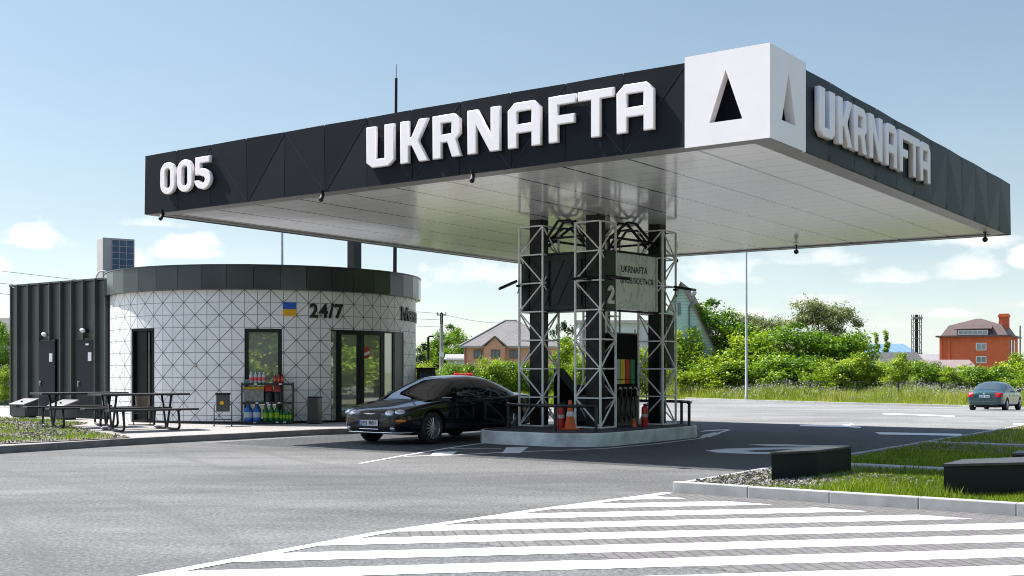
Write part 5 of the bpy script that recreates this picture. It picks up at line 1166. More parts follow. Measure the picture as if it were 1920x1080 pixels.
def proto(key,name,lobes,nclump,nleaf,spread,size,m,h0,r0,bm=bark,droop=0,ragged=.25,asp=.55):
    P,T,C=crown(lobes,nclump,nleaf,spread,ragged=ragged); V=leaves(P,size,droop,asp)
    r=thing(name,'x','tree',(0,0,-50)); link('crown',quads_mesh('crown',V,T,m),r); trunk_mesh(C,h0,r0,bm,r)
    lo,hi=np.percentile(P,1,axis=0),np.percentile(P,99.3,axis=0); PROTO[key]=[r,(hi[0]-lo[0]),hi[2],False,name]
proto('broad','leafy_tree',[(0,0,4.6,2.6,2.6,2.3),(-1.7,.3,3.6,2.0,2.0,1.6),(1.6,-.3,3.9,2.0,2.0,1.7),(.3,.2,6.4,1.5,1.5,1.4),(0,-1.4,2.8,2.2,1.6,1.6)],90,24000,.40,.125,LM_mid,2.0,.16,ragged=.5)
proto('bush','bush',[(0,0,1.6,2.4,1.9,1.5),(-1.6,.2,1.2,1.5,1.4,1.2),(1.6,0,1.3,1.5,1.4,1.3),(.3,.1,2.6,1.3,1.2,.9)],75,16000,.31,.105,LM_lime,.6,.07,ragged=.4)
proto('bush2','bush',[(0,0,1.5,1.9,1.7,1.5),(-1.1,.3,2.2,1.1,1.1,1.1),(1.2,-.2,1.2,1.3,1.2,1.2)],60,13000,.29,.10,LM_mid,.5,.06,ragged=.6)
proto('young','young_tree',[(0,0,2.9,1.1,1.1,1.6),(.4,.1,2.0,1.1,1.0,1.0),(-.5,0,2.2,.9,.9,1.1),(0,0,4.2,.6,.6,.8)],50,9000,.25,.09,LM_lime,1.1,.06,ragged=.4)
proto('birch','birch_tree',[(-1.4,0,6.5,1.7,1.6,2.4),(1.3,0,6.3,1.9,1.7,2.6),(.2,.2,7.4,1.3,1.3,1.8),(2.2,0,4.2,1.0,1.0,1.6),(-.2,0,4.0,2.4,1.8,1.6)],120,22000,.34,.115,LM_grey,3.0,.16,birchb,droop=.7,ragged=.5,asp=.4)
proto('poplar','poplar_tree',[(0,0,4,.7,.7,3.4),(0,0,6.5,.4,.4,1.8)],34,4000,.2,.16,LM_mid,1.2,.1,ragged=.2)
proto('conifer','conifer_tree',[(0,0,1.6,1.3,1.3,1.2),(0,0,3.0,.9,.9,1.2),(0,0,4.4,.5,.5,1.0)],34,5000,.2,.11,LM_dark,.8,.09,ragged=.3)
def plant(key,px,Y,wpx,top,label,group=None,name=None,cat=None,depth=1.0):
    pr=PROTO[key]; X=(px-CX)/F*Y; w=wpx/F*Y/.93; z0=gz(Y)+EXTRA(X,Y); h=H+(HZ-top)/F*Y-z0
    s=(w/pr[1],w/pr[1]*depth,h/pr[2]); rz=rng.choice([0,PI]) + rng.uniform(-.5,.5)
    if not pr[3]: o=pr[0]; pr[3]=True; o.location=(X,Y,z0); o.rotation_euler=(0,0,rz); o.scale=s; o['label']=label
    else: o=dup(pr[0],(X,Y,z0),rz,label,None,s)
    o['category']=cat or ('bush' if pr[4]=='bush' else 'tree')
    if group: o['group']=group
    return o
EXTRA=lambda X,Y:0
HG='trees and bushes along the far fence'
plant('broad',1342,93,165,570,'tall leafy tree just left of the right lamp post',HG)
plant('bush',1288,90,130,622,'bush just right of the right lattice tower, below the green gable',HG)
plant('birch',1543,106,140,566,'tall pale birch rising above the hedge, right of the lamp post',HG)
plant('birch',1424,98,100,592,'smaller grey green tree peeping out right behind the lamp post',HG)
plant('bush',1425,88,190,632,'big lime bush behind the right lamp post',HG)
plant('broad',1500,87,205,612,'widest bushy tree in the middle of the hedge, under the birch',HG)
plant('bush2',1575,85,125,628,'bush under the right side of the birch',HG)
plant('bush',1350,86.5,170,672,'low pale bush left of the lamp post at the weeds',HG)
plant('bush2',1490,82,150,668,'low bush in front of the widest bushy tree',HG)
plant('bush',1565,79.5,120,676,'low lime bush under the birch, at the weeds',HG)
plant('young',1612,80,70,664,'small tree below the left end of the blue roof',HG)
plant('bush',1672,80,95,680,'bush in front of the grey slate barn',HG)
plant('young',1690,78,52,664,'slim young tree in front of the barn gable',HG)
plant('bush2',1735,77,85,680,'yellowish bush between the barn and the red brick house',HG)
plant('young',1722,79.5,50,678,'slim young tree under the chimney stack',HG)
plant('bush',1790,79,110,690,'bush in front of the red brick house left corner',HG)
plant('bush2',1845,76,95,688,'bush behind the teal green car',HG)
plant('bush',1900,77,120,684,'yellow green bush right of the teal green car',HG)
plant('young',1906,88,60,664,'small tree at the right corner of the red brick house',HG)
plant('young',1780,76,46,690,'spiky young shrub left of the teal green car',HG)
plant('bush',1945,72,110,690,'bush at the right picture edge behind the car',HG)
plant('poplar',1643,175,13,626,'left one of two small poplars before the blue roof','poplars by the blue roof')
plant('poplar',1661,176,14,622,'right one of two small poplars before the blue roof','poplars by the blue roof')
LG='trees and bushes left of the pumps'
plant('broad',840,135,100,614,'round tree behind the utility pole, left of the brick house',LG)
plant('conifer',792,110,34,648,'dark green tree at the right edge of the shop',LG)
plant('bush',805,66,80,684,'bush beside the shop wall, left of the utility pole',LG)
plant('bush2',862,68,80,684,'bush right of the utility pole above the black car',LG)
plant('bush',915,70,90,676,'bush hiding the left windows of the pale brick house',LG)
plant('bush2',965,71,80,680,'bush below the right windows of the pale brick house',LG)
plant('young',1062,76,64,636,'leafy young tree seen between the left and middle towers',LG)
plant('conifer',1062,100,34,607,'blue green conifer top between the left and middle towers',LG)
plant('conifer',1043,98,26,612,'slim conifer beside the left tower',LG)
plant('bush',1085,70,80,668,'dark bush behind the orange cone',LG)
plant('bush2',1020,72,70,690,'low bush behind the left lattice tower',LG)
plant('bush',1212,78,95,655,'bush seen between the fuel pump and the right tower',LG)
plant('bush',1165,80,70,690,'bush hidden behind the fuel pump',LG)
plant('broad',-8,62,70,604,'leafy tree at the left picture edge beside the utility block')
plant('young',9,45,30,688,'pale shrub at the left picture edge, against the utility block')
# trees across the street that show only as reflections in the glass and paintwork
RG='trees outside the frame reflected in the shop glass'
for i,(x,y,h,w) in enumerate(((24,14,9,8),(29,22,10,9),(35,31,9,9),(41,39,10,9),(50,50,11,10),(23,5,8,8),(21,-6,9,8),(12,-22,10,9),(1,-27,9,9),(-10,-24,11,10),(-22,-26,9,9),(-33,-18,10,9),(33,15,11,9),(-46,2,10,9),(32,27,8,8),(34,36,9,9),(36,41,8,8),(44,33,10,9),(1,-10,8,7),(6,-12,9,8),(-5,-13,9,8),(11,-10,8,8))):
    pr=PROTO['broad']; o=dup(pr[0],(x,y,0),rng.uniform(0,6.2),'leafy tree standing outside the picture and mirrored in the shop glass',RG,(w/pr[1],w/pr[1],h/pr[2])); o['category']='tree'
for i,(x,y,h,w) in enumerate(((22,10,3.5,7),(26,18,3.5,7),(31,26,3.8,8),(37,35,4,8),(20,0,3.5,7),(14,-20,4,9),(5,-24,4,9),(-5,-23,4,9),(-16,-24,4,9),(-27,-21,4,9),(29,30,3.6,8),(31,34,3.6,8),(33,39,4,8),(35,44,4,9),(27,22,3.5,8),(4,-8,3.2,7),(-2,-9,3.4,7),(9,-8,3.2,7))):
    pr=PROTO['bush']; o=dup(pr[0],(x,y,0),rng.uniform(0,6.2),'low bush standing outside the picture and mirrored in the shop glass',RG,(w/pr[1],w/pr[1],h/pr[2])); o['category']='bush'
# far belt of trees
n=9000; X=rng.uniform(-190,260,n); Y=260+rng.uniform(-8,8,n); hh=3.2+1.6*np.sin(X*.09)+1.2*np.sin(X*.31+1); Z=-.4+rng.uniform(0,1,n)**.8*np.maximum(2,hh)
stuff(link('tree_belt',quads_mesh('tree_belt',leaves(np.stack([X,Y,Z],1),.7),np.clip(.45+.25*np.sin(X*.21)+rng.normal(size=n)*.15,0,1),LM_mid)),'far belt of trees along the horizon','tree belt')

# grass and weeds
def blades(pts,h,w,lean=.5):
    n=len(pts); a=rng.uniform(0,2*PI,n); d=np.stack([np.cos(a),np.sin(a),np.zeros(n)],1); t=rng.uniform(0,2*PI,n); l=np.stack([np.cos(t),np.sin(t),np.zeros(n)],1)
    hh=h*rng.uniform(.5,1.35,n); V=np.empty((n,4,3)); tip=pts+l*(hh*lean*rng.uniform(.2,1.1,n))[:,None]; tip[:,2]+=hh
    mid=pts*.45+tip*.55; mid[:,2]+=hh*.08; V[:,0]=pts-d*w; V[:,1]=pts+d*w; V[:,2]=mid+d*w*.8; V[:,3]=tip; return V.reshape(-1,3)
GM=leaf_mat('grass_blade',[(0,(.07,.10,.014)),(.3,(.13,.20,.016)),(.65,(.21,.29,.024)),(.88,(.32,.35,.06)),(1,(.50,.42,.20))],.35)
def inpoly(x,y,poly):
    r=np.zeros(len(x),bool); n=len(poly)
    for i in range(n):
        (x0,y0),(x1,y1)=poly[i],poly[(i+1)%n]; c=((y0>y)!=(y1>y))&(x<(x1-x0)*(y-y0)/((y1-y0)+1e-12)+x0); r^=c
    return r
def vnoise(x,y,s,seed=0):
    v=0
    for k in range(5):
        r=np.random.default_rng(seed*17+k); a=r.uniform(0,2*PI); f=s*(1.6**k); v=v+np.sin((x*math.cos(a)+y*math.sin(a))*f+r.uniform(0,6))/(1.3**k)
    return v/2.2
# bed at the right (station frame)
VS=[];TS=[]
def addgrass(n,x0,x1,y0,y1,h,w,keep,z,tofn):
    x=rng.uniform(x0,x1,n); y=rng.uniform(y0,y1,n); k=keep(x,y); x,y=x[k],y[k]
    wx,wy=tofn(x,y); q=np.abs(wx)<.50*wy+.6; wx,wy,x,y=wx[q],wy[q],x[q],y[q]
    zz=z+np.where(wy>GS,(wy-GS)*GD/(GE-GS),0); P=np.stack([wx,wy,zz],1); hm=h*(1+.45*vnoise(x,y,2.2,3)); VS.append(blades(P,hm,w)); TS.append(np.clip(.5+.22*vnoise(x,y,1.1,5)+rng.normal(size=len(x))*.2,0,1))
s2w=lambda x,y:(BX+x*EX+y*NX,BY+x*EY+y*NY)
thin=lambda x,y:(rng.uniform(size=len(x))<np.clip((x-.9+.5*vnoise(x,y,2.4,1)+.25*(y+2.8))*.75,.04,1))&(np.abs(y-1.92)>.2)&(np.abs(y-8.5)>.2)
addgrass(80000,-.1,7.5,-2.72,.6,.058,.005,thin,.03,s2w); addgrass(40000,-.1,9,.6,6,.062,.008,thin,.03,s2w); addgrass(30000,-.1,14,6,18,.065,.012,thin,.03,s2w); addgrass(2500,.9,7,-2.72,-1.9,.13,.005,thin,.03,s2w)
stuff(link('bed_grass',quads_mesh('bed_grass',np.concatenate(VS),np.concatenate(TS),GM)),'rough green grass growing in the planting bed with the black benches','grass')
# mulch of grey chips on the bed corner and the left lawn
mul=mat('mulch_chips',(.23,.215,.20),.9,var=.5,scale=30)
def chips(n,gen):
    P=gen(n); return leaves(P,.028,0,.7)
def genA(n):
    x=rng.uniform(-.25,3.2,n); y=rng.uniform(-2.72,.5,n); k=(rng.uniform(size=n)<np.clip(1.25-.38*x,.05,1))&(x>np.maximum(-.25,.14-(y+2.72)*.48)); x,y=x[k],y[k]; wx,wy=s2w(x,y); return np.stack([wx,wy,.035+rng.uniform(0,.025,len(x))],1)
LP=[tuple(at(x,y,PZ))[:2] for x,y in ((-60,783),(60,785.5),(95,788),(165,794),(122,799),(165,806),(180,811),(245,819.5),(228,821.5),(110,827.5),(0,832.5),(-60,836))]
lx=[p[0] for p in LP]; ly=[p[1] for p in LP]
def genB(n):
    x=rng.uniform(min(lx),max(lx),n); y=rng.uniform(min(ly),max(ly),n); k=inpoly(x,y,LP)&(vnoise(x,y,1.3,8)<.5); return np.stack([x[k],y[k],PZ+.012+rng.uniform(0,.02,k.sum())],1)
V=np.concatenate([chips(9000,genA),chips(16000,genB)]); stuff(link('mulch',quads_mesh('mulch',V,rng.uniform(0,1,len(V)//4),mul)),'grey chips scattered between the grass tufts','mulch')
mb=MB(); mb.add([(x,y,PZ+.006) for x,y in LP],[tuple(range(len(LP)))]); o_=mb.build('lawn_soil',soil); bm=bmesh.new(); bm.from_mesh(o_.data); bmesh.ops.recalc_face_normals(bm,faces=bm.faces[:]); bmesh.ops.triangulate(bm,faces=bm.faces[:]); [f.normal_flip() for f in bm.faces if f.normal.z<0]; bm.to_mesh(o_.data); bm.free(); struct(o_)
VS=[];TS=[]
lawn=lambda x,y:inpoly(x,y,LP)&(rng.uniform(size=len(x))<np.clip(.12+.5*vnoise(x,y,1.3,8)+.05*(y-24),.03,1))
addgrass(70000,min(lx),max(lx),min(ly),max(ly),.06,.007,lawn,PZ,lambda x,y:(x,y))
stuff(link('lawn_grass',quads_mesh('lawn_grass',np.concatenate(VS),np.concatenate(TS),GM)),'patchy green lawn beside the picnic tables at the left','grass')
WM=leaf_mat('weed_blade',[(0,(.10,.14,.02)),(.35,(.20,.27,.03)),(.7,(.32,.37,.05)),(.88,(.42,.40,.10)),(1,(.46,.40,.28))],.35)
# weeds strip between the far kerb and the hedge
WP=[tuple(k)[:2] for k in KF]+[(32,68),(31,76),(13,92),(9,88)]
wx0,wx1,wy0,wy1=8,33,60,93
x=rng.uniform(wx0,wx1,120000); y=rng.uniform(wy0,wy1,120000); k=inpoly(x,y,WP); x,y=x[k],y[k]; P=np.stack([x,y,np.full(len(x),GD)],1)
dd=np.minimum(1.0,np.array([min((Vector((a,b))-Vector(q)).length for q in [tuple(w) for w in WP[:5]]) if False else 0 for a,b in zip(x[:1],y[:1])]).mean()+1)
ky=np.interp(x,[KF[i].x for i in range(5)],[KF[i].y for i in range(5)]); kd=np.clip((y-ky-.6)/2.4,0,1); hgt=(.18+.52*kd*kd*(3-2*kd))*(1+.4*vnoise(x,y,.9,4)); V=blades(P,hgt,.013,.45); T=np.clip(.55+.2*vnoise(x,y,.6,6)+rng.normal(size=len(x))*.2,0,.97)
stuff(link('weeds',quads_mesh('weeds',V,T,WM)),'tall weeds between the far kerb and the hedge','weeds')
flw=mat('flower_white',(.36,.32,.35),.8,var=.15)
kk=(vnoise(x,y,.55,9)>-.35)&(rng.uniform(size=len(x))<.42)&(kd>.35); Pf=P[kk].copy(); Pf[:,2]+=hgt[kk]*rng.uniform(.75,1.5,kk.sum())
stuff(link('weed_flowers',quads_mesh('weed_flowers',leaves(Pf,.034,0,.8),rng.uniform(0,1,len(Pf)),flw)),'whitish flower heads over the tall weeds','flowers')
# verge left of the pumps
x=rng.uniform(-14,5,26000); y=rng.uniform(64,80,26000); P=np.stack([x,y,np.full(len(x),GD)],1)
stuff(link('verge_grass',quads_mesh('verge_grass',blades(P,.5*(1+.5*vnoise(x,y,.8,2)),.024,.4),np.clip(.55+rng.normal(size=len(x))*.2,0,1),GM)),'rough grass verge behind the pumps and the black car','grass')

# ================================================================== BENCHES IN THE BED
bsd=mat('bench_side',(.013,.017,.020),.5,var=.1,spec=.2); btp=mat('bench_top',(.05,.052,.052),.5,var=.25,scale=9,bump=.2,bscale=30)
def bench(poly,z,label,over=.03,z0=.03):
    c=Vector((sum(p[0] for p in poly)/len(poly),sum(p[1] for p in poly)/len(poly))); t=thing('faceted_bench',label,'bench',(c.x,c.y,z0),0,'black faceted benches in the planting bed')
    q=[(p[0]-c.x,p[1]-c.y) for p in poly]; mb=MB(); mb.prism(q,0,z-z0-.035); mb.build('base',bsd,t,bevel=.008)
    q2=[tuple(Vector(p)*(1+over/Vector(p).length)) for p in q]; mb=MB(); mb.prism(q2,z-z0-.034,z-z0); mb.build('seat',btp,t,bevel=.006)
zb_=.42; A=lambda x,y,z=zb_:tuple(at(x,y,z))[:2]
bench([A(1446,848),A(1531,844),A(1596,836.2),A(1530,836.6)],zb_,'angular black bench at the front corner of the bed beside the turn arrow')
bench([A(1769,869.8),A(1925,866),A(1990,862),A(1925,856.5),A(1809,861.2)],zb_,'large angular black bench cut off by the right picture edge')
bench([A(1898,849.5),A(1960,848),A(1990,844),A(1912,845)],zb_,'small black bench behind the large one at the right edge')

# ================================================================== FENCES, POLES, WIRES
fm=mat('fence_post',(.03,.032,.03),.5,metal=.3)
def fence(name,pts,h,label,bars=3):
    t=thing(name,label,'fence',(*pts[0],gz(pts[0][1])))
    b=Vector((*pts[0],gz(pts[0][1])))
    for p in pts: v=Vector((*p,gz(p[1])))-b; mb=MB(); mb.box((v.x,v.y,v.z+h/2),(.11,.11,h)); mb.build('post',fm,t)
    mb=MB()
    for p,q in zip(pts,pts[1:]):
        for k in range(bars): v=Vector((*p,gz(p[1])+h*(.96-k*.42)))-b; w=Vector((*q,gz(q[1])+h*(.96-k*.42)))-b; mb.cyl(v,w,.009,seg=5)
    mb.build('wire',fm,t)
fence('wire_fence',[tuple(atg(px,py))[:2] for px,py in ((1263,743),(1327,745.5),(1393,747.5),(1461,750.5),(1533,752.5),(1606,754),(1684,757),(1765,757.5),(1850,759),(1940,760))],1.35,'thin dark wire fence along the weeds behind the far kerb')
fence('wire_fence',[tuple(atg(px,py))[:2] for px,py in ((740,728),(813,729),(882,730),(953,731),(1030,732),(1105,733),(1180,736),(1240,740))],1.75,'thin dark wire fence behind the black car and the pumps')
gal=mat('galvanised',(.36,.38,.39),.45,metal=.3,var=.1); cpole=mat('concrete_pole',(.30,.295,.28),.85,var=.15)
def lamp_post(px,base,Y,h,label,arm=1):
    X=(px-CX)/F*Y; t=thing('lamp_post',label,'lamp post',(X,Y,gz(Y)),0,'grey lamp posts')
    mb=MB(); mb.lathe([(.11,0),(.11,.4),(.095,.42),(.05,h)],14); mb.build('pole',gal,t,auto=40)
    mb=MB(); mb.tube([(0,0,h-.05),(arm*.3,-.1,h+.1),(arm*.9,-.3,h+.15)],.03,8); mb.build('arm',gal,t,smooth=True); mb=MB(); mb.box((arm*1.15,-.38,h+.15),(.6,.22,.08)); mb.build('lamp_head',gal,t,bevel=.02)
lamp_post(1399.5,752,77.0,11.3,'grey lamp post behind the far kerb, right of the pumps'); lamp_post(529,700,52,8.4,'grey lamp post rising behind the middle of the shop roof',-1)
X=(739,); c=atY(738.5,500,50); t=thing('lightning_mast','tall thin dark lightning mast rising behind the canopy','mast',(c.x,c.y,gz(50)))
mb=MB(); mb.tube([(0,0,0),(.10,0,14.35)],.07,8,radii=[.10,.06]); mb.build('mast_tube',blackm,t); mb=MB(); mb.tube([(.10,0,14.3),(.105,0,14.95)],.03,6,radii=[.03,.02]); mb.build('mast_tip',greym,t)
Yp=82; c=atY(828,588,Yp); t=thing('utility_pole','grey concrete utility pole left of the pale brick house','utility pole',(c.x,c.y,gz(Yp)))
hp=c.z-gz(Yp); mb=MB(); mb.lathe([(.17,0),(.11,hp)],10); mb.build('pole',cpole,t,auto=50); mb=MB(); mb.box((0,0,hp-.35),(.2,.2,.8)); mb.bar((-.35,0,hp-.1),(.35,0,hp-.1),.07)
for x in (-.3,0,.3): mb.cyl((x,0,hp-.06),(x,0,hp+.1),.03)
mb.build('crossarm',blackm,t); mb=MB(); mb.box((0,-.15,hp-2.9),(.3,.2,.35)); mb.build('meter_box',refl,t)
c2=atY(803,632,78); t=thing('street_light','small dark street light on a leaning strut left of the utility pole','street light',(c2.x,c2.y,gz(78))); h2=c2.z-gz(78)
mb=MB(); mb.lathe([(.11,0),(.08,h2)],8); mb.tube([(-1.4,0,0),(-.05,0,h2*.62)],.07,6); mb.build('pole',blackm,t); mb=MB(); mb.tube([(0,0,h2),(.15,-.1,h2+.05)],.03,6); mb.box((.2,-.15,h2+.04),(.35,.2,.1)); mb.box((-.3,-.1,h2-.5),(.35,.25,.1)); mb.build('lamp_head',blackm,t)
wire_m=mat('wire',(.05,.05,.055),.6)
def wire(a,b,sag,label,r=.012):
    a,b=Vector(a),Vector(b); pts=[a.lerp(b,k/16)-Vector((0,0,4*sag*(k/16)*(1-k/16))) for k in range(17)]; mb=MB(); c=pts[0]; mb.tube([p-c for p in pts],r,5); o=mb.build('overhead_wire',wire_m,loc=c); tag(o,label,'wire','overhead wires')
for i,(dz,sg,lb) in enumerate(((.0,.3,'topmost thin overhead wire running left from the utility pole'),(-.45,.45,'middle thin overhead wire running left from the utility pole'),(-.95,.4,'lowest thin overhead wire running left from the utility pole'))):
    wire((c.x,c.y,c.z+dz+.05) if False else (atY(828,588,Yp).x,Yp,atY(828,588,Yp).z+dz),(-34,52,7.4+dz*1.2),sg,lb)
wire((atY(828,588,Yp).x,Yp,atY(828,588,Yp).z),(atY(980,600,96).x,96,5.6),.3,'thin overhead wire from the utility pole to the brick house roof')

# ================================================================== HOUSES FAR BEHIND
brickp=brick_mat('brick_pale',(.62,.29,.18),(.54,.24,.15),(.46,.33,.26),1.0,w=.25,h=.075,msize=.012,axes='wall'); brickr=brick_mat('brick_red',(.66,.135,.05),(.58,.11,.042),(.46,.14,.08),1.0,w=.25,h=.08,msize=.01,axes='wall')
slate=brick_mat('roof_slate',(.215,.20,.19),(.185,.174,.166),(.15,.142,.135),1.0,w=.45,h=.3,msize=.02,axes=None); wing=glass_mat('house_glass',(.16,.2,.23),.08); wframe=mat('window_white',(.7,.7,.68),.5)
def house(name,label,cat,px0,px1,Y,depth,eave,wall,rot=0):
    x0,x1=(px0-CX)/F*Y,(px1-CX)/F*Y; z0=gz(Y); t=thing(name,label,cat,((x0+x1)/2,Y,z0),rot); w=x1-x0; he=H+(HZ-eave)/F*Y-z0
    mb=MB(); mb.box((0,depth/2,he/2),(w,depth,he)); mb.build('wall',wall,t); return t,w,he,lambda px:(px-CX)/F*Y-(x0+x1)/2,lambda py:H+(HZ-py)/F*Y-z0
def win(t,xa,xb,za,zb,y=-.02,fm_=None,mull=1):
    mb=MB(); f=.07; mb.box(((xa+xb)/2,y,zb-f/2),(xb-xa,.10,f)); mb.box(((xa+xb)/2,y,za+f/2),(xb-xa,.12,f)); mb.box((xa+f/2,y,(za+zb)/2),(f,.10,zb-za-2*f)); mb.box((xb-f/2,y,(za+zb)/2),(f,.10,zb-za-2*f))
    for k in range(mull): x=xa+(xb-xa)*(k+1)/(mull+1); mb.box((x,y,(za+zb)/2),(f*.8,.09,zb-za-2*f))
    w=mb.build('window',fm_ or wframe,t); mb=MB(); mb.box(((xa+xb)/2,y-.0,(za+zb)/2),(xb-xa-2*f,.03,zb-za-2*f)); mb.build('pane',wing,w)
def hip(t,w,d,he,hr,ridge,over,m,name='roof',yo=0):
    x,y0,y1=w/2+over,-over+yo,d+over+yo; r=ridge/2; ym=(y0+y1)/2; mb=MB()
    v=[(-x,y0,he),(x,y0,he),(x,y1,he),(-x,y1,he),(-r,ym,hr),(r,ym,hr)]; mb.add(v,[(0,1,5,4),(1,2,5),(2,3,4,5),(3,0,4),(3,2,1,0)]); o=mb.build(name,m,t); mb=MB()
    for a,b in ((0,4),(1,5),(4,5)): mb.tube([Vector(v[a])+Vector((0,0,.03)),Vector(v[b])+Vector((0,0,.03))],.07,6)
    mb.box((0,y0+.02,he-.06),(2*x,.06,.14)); mb.build('ridge_tiles',mat('ridge_grey',(.34,.32,.30),.8),o); return o
t,w,he,fx,fz=house('brick_house','pale brick house with grey hipped roof behind the black car','house',870,1046,95,7.5,649,brickp)
hip(t,w,7.5,he,fz(597.5),1.0,.35,slate)
a,b,p_=fx(908),fx(947),fx(928); mb=MB(); zg=fz(632.5); mb.add([(a,-.40,0),(b,-.40,0),(b,-.40,he-.12),(p_,-.40,zg),(a,-.40,he-.12),(a,.0,0),(b,.0,0),(b,.0,he-.12),(p_,.5,zg),(a,.0,he-.12)],[(0,1,2,3,4),(0,4,9,5),(1,6,7,2),(4,3,8,9),(3,2,7,8)]); mb.build('gable_wall',brickp,t)
mb=MB(); P_=Vector((p_,-.52,fz(630.5))); Q_=Vector((p_,2.6,fz(630.5)))
for e in (a-.25,b+.25): E=Vector((e,-.52,he-.10)); E2=Vector((e,.9,he-.08)); mb.add([P_,E,E2,Q_],[(0,1,2,3)] if e<p_ else [(3,2,1,0)]); mb.bar(P_,E,.10)
mb.build('gable_roof',slate,t)
for x0,x1 in ((888.5,903.5),(921.5,937),(955.5,970)): win(t,fx(x0),fx(x1),fz(672),fz(656),y=-.42 if 915<x0<940 else -.02,mull=1,fm_=mat('window_brown',(.10,.08,.07),.5))
mb=MB(); mb.tube([(fx(873),-.08,he-.1),(fx(873.5),-.08,.2)],.05,6); mb.build('drainpipe',mat('pipe_red',(.2,.06,.04),.5),t)
# pale green gabled house
sid=bpy.data.materials.new('siding_green'); nt,N,L,P_m=nodes(sid); tc=N.new('ShaderNodeTexCoord'); sx=N.new('ShaderNodeSeparateXYZ'); L.new(tc.outputs['Object'],sx.inputs[0]); fr_=mathn(N,L,'FRACT',mathn(N,L,'MULTIPLY',sx.outputs[2],4.2)); L.new(mixc(N,L,mathn(N,L,'LESS_THAN',fr_,.14),(.42,.56,.52),(.22,.32,.30)),P_m.inputs['Base Color']); P_m.inputs['Roughness'].default_value=.7
sidb=mat('siding_pale',(.55,.62,.64),.7,var=.06)
t,w,he,fx,fz=house('green_house','pale green gabled house rising behind the right lattice tower','house',1212,1342,90,9,662,sid,RAD(-14))
ap=fz(531); xm=fx(1277); mb=MB(); mb.add([(-w/2,0,he),(w/2,0,he),(xm,0,ap)],[(0,1,2)]); mb.build('gable_wall',sid,t); mb=MB(); mb.add([(-w/2,9,he),(w/2,9,he),(xm,9,ap)],[(2,1,0)]); mb.build('gable_wall',sid,t)
mb=MB(); ow=mat('verge_brown',(.16,.11,.08),.7,var=.2)
for s in (-1,1):
    e=Vector((s*(w/2+.3),-.35,he-.55)); p_=Vector((xm,-.35,ap+.12)); mb.add([p_,e,e+Vector((0,9.6,0)),p_+Vector((0,9.6,0)),p_-Vector((0,0,.16)),e-Vector((0,0,.16)),e+Vector((0,9.6,-.16)),p_+Vector((0,9.6,-.16))],[(0,1,2,3),(7,6,5,4),(0,4,5,1),(1,5,6,2),(3,2,6,7)])
mb.build('roof',ow,t)
win(t,fx(1271),fx(1276),fz(591),fz(568),mull=0,fm_=mat('window_teal',(.06,.14,.14),.5)); mb=MB(); mb.tube([(fx(1300),-.1,fz(566)),(fx(1292),-.12,fz(575)),(fx(1292),-.12,.3)],.06,6); mb.build('drainpipe',MATS['window_teal'],t)
mb=MB(); mb.tube([(fx(1303),-.3,fz(556)),(fx(1303),-.3,fz(543))],.03,5); mb.tube([(fx(1297),-.3,fz(545)),(fx(1307),-.3,fz(549))],.03,5); mb.sphere((fx(1301),-.35,fz(551)),(.22,.08,.22),10,6); mb.build('satellite_dish',gal,t)
t,w,he,fx,fz=house('pale_annex','pale blue boarded house wing behind the poster and the fuel pump','house',1086,1226,92,6,606,sidb)
mb=MB(); mb.box((0,3,he+.12),(w+.5,6.6,.24)); mb.build('roof',mat('annex_roof',(.5,.47,.44),.7),t,bevel=.02)
win(t,fx(1187),fx(1200),fz(647),fz(616)); win(t,fx(1128),fx(1142),fz(647),fz(616))
mb=MB(); mb.tube([(fx(1092),-.1,he),(fx(1092),-.1,.3)],.07,6); mb.tube([(fx(1098),-.1,he),(fx(1098),-.1,.3)],.05,6); mb.build('drainpipe',gal,t)
# red brick house
t,w,he,fx,fz=house('red_brick_house','red brick house with brown roof and chimney at the right','house',1765,1886,118,9,631,brickr,.0)
brn=mat('roof_brown',(.10,.062,.055),.6,var=.1,scale=3)
D=9.0; t.rotation_euler=(0,0,RAD(-29)); 
ov=.35; mb=MB(); mb.box((0,D/2,he+.05),(w+2*ov,D+2*ov,.16)); mb.build('eaves',brn,t)
z0,z1,z2=he+.13,fz(609),fz(594.5); a_=w/2-.1; b_=w/2-.75; mb=MB()
v=[(-a_,.1,z0),(a_,.1,z0),(a_,D-.1,z0),(-a_,D-.1,z0),(-b_,.9,z1),(b_,.9,z1),(b_,D-.9,z1),(-b_,D-.9,z1),(-.25,D*.45,z2),(.25,D*.45,z2)]
mb.add(v,[(0,1,5,4),(1,2,6,5),(2,3,7,6),(3,0,4,7),(4,5,9,8),(5,6,9),(6,7,8,9),(7,4,8)]); rf=mb.build('roof',brn,t)
mb=MB(); mb.box((fx(1873),2.8,fz(602)),(.95,.8,1.6)); mb.box((fx(1873),2.8,fz(592)),(1.1,.95,.22)); mb.build('chimney',brickr,rf)
mb=MB(); xa,xb=-w*.24,w*.22; mb.box(((xa+xb)/2,.55,(z0+fz(617.5))/2),(xb-xa,1.0,fz(617.5)-z0)); dm=mb.build('dormer',brn,rf); mb=MB(); mb.add([(xa-.3,-.1,fz(617.5)),(xb+.3,-.1,fz(617.5)),(xb+.1,2.2,z1+.25),(xa-.1,2.2,z1+.25),(xa-.3,-.1,fz(616)),(xb+.3,-.1,fz(616)),(xb+.1,2.2,z1+.33),(xa-.1,2.2,z1+.33)],[(3,2,1,0),(4,5,6,7),(0,1,5,4),(1,2,6,5),(3,0,4,7)]); mb.build('dormer_roof',brn,rf)
win(t,xa+.1,xb-.1,z0+.05,fz(619),y=.03,mull=5); win(t,w*.11-.5,w*.11+.5,fz(657),fz(643),mull=1); win(t,w*.11-.5,w*.11+.5,fz(681),fz(668),mull=1)
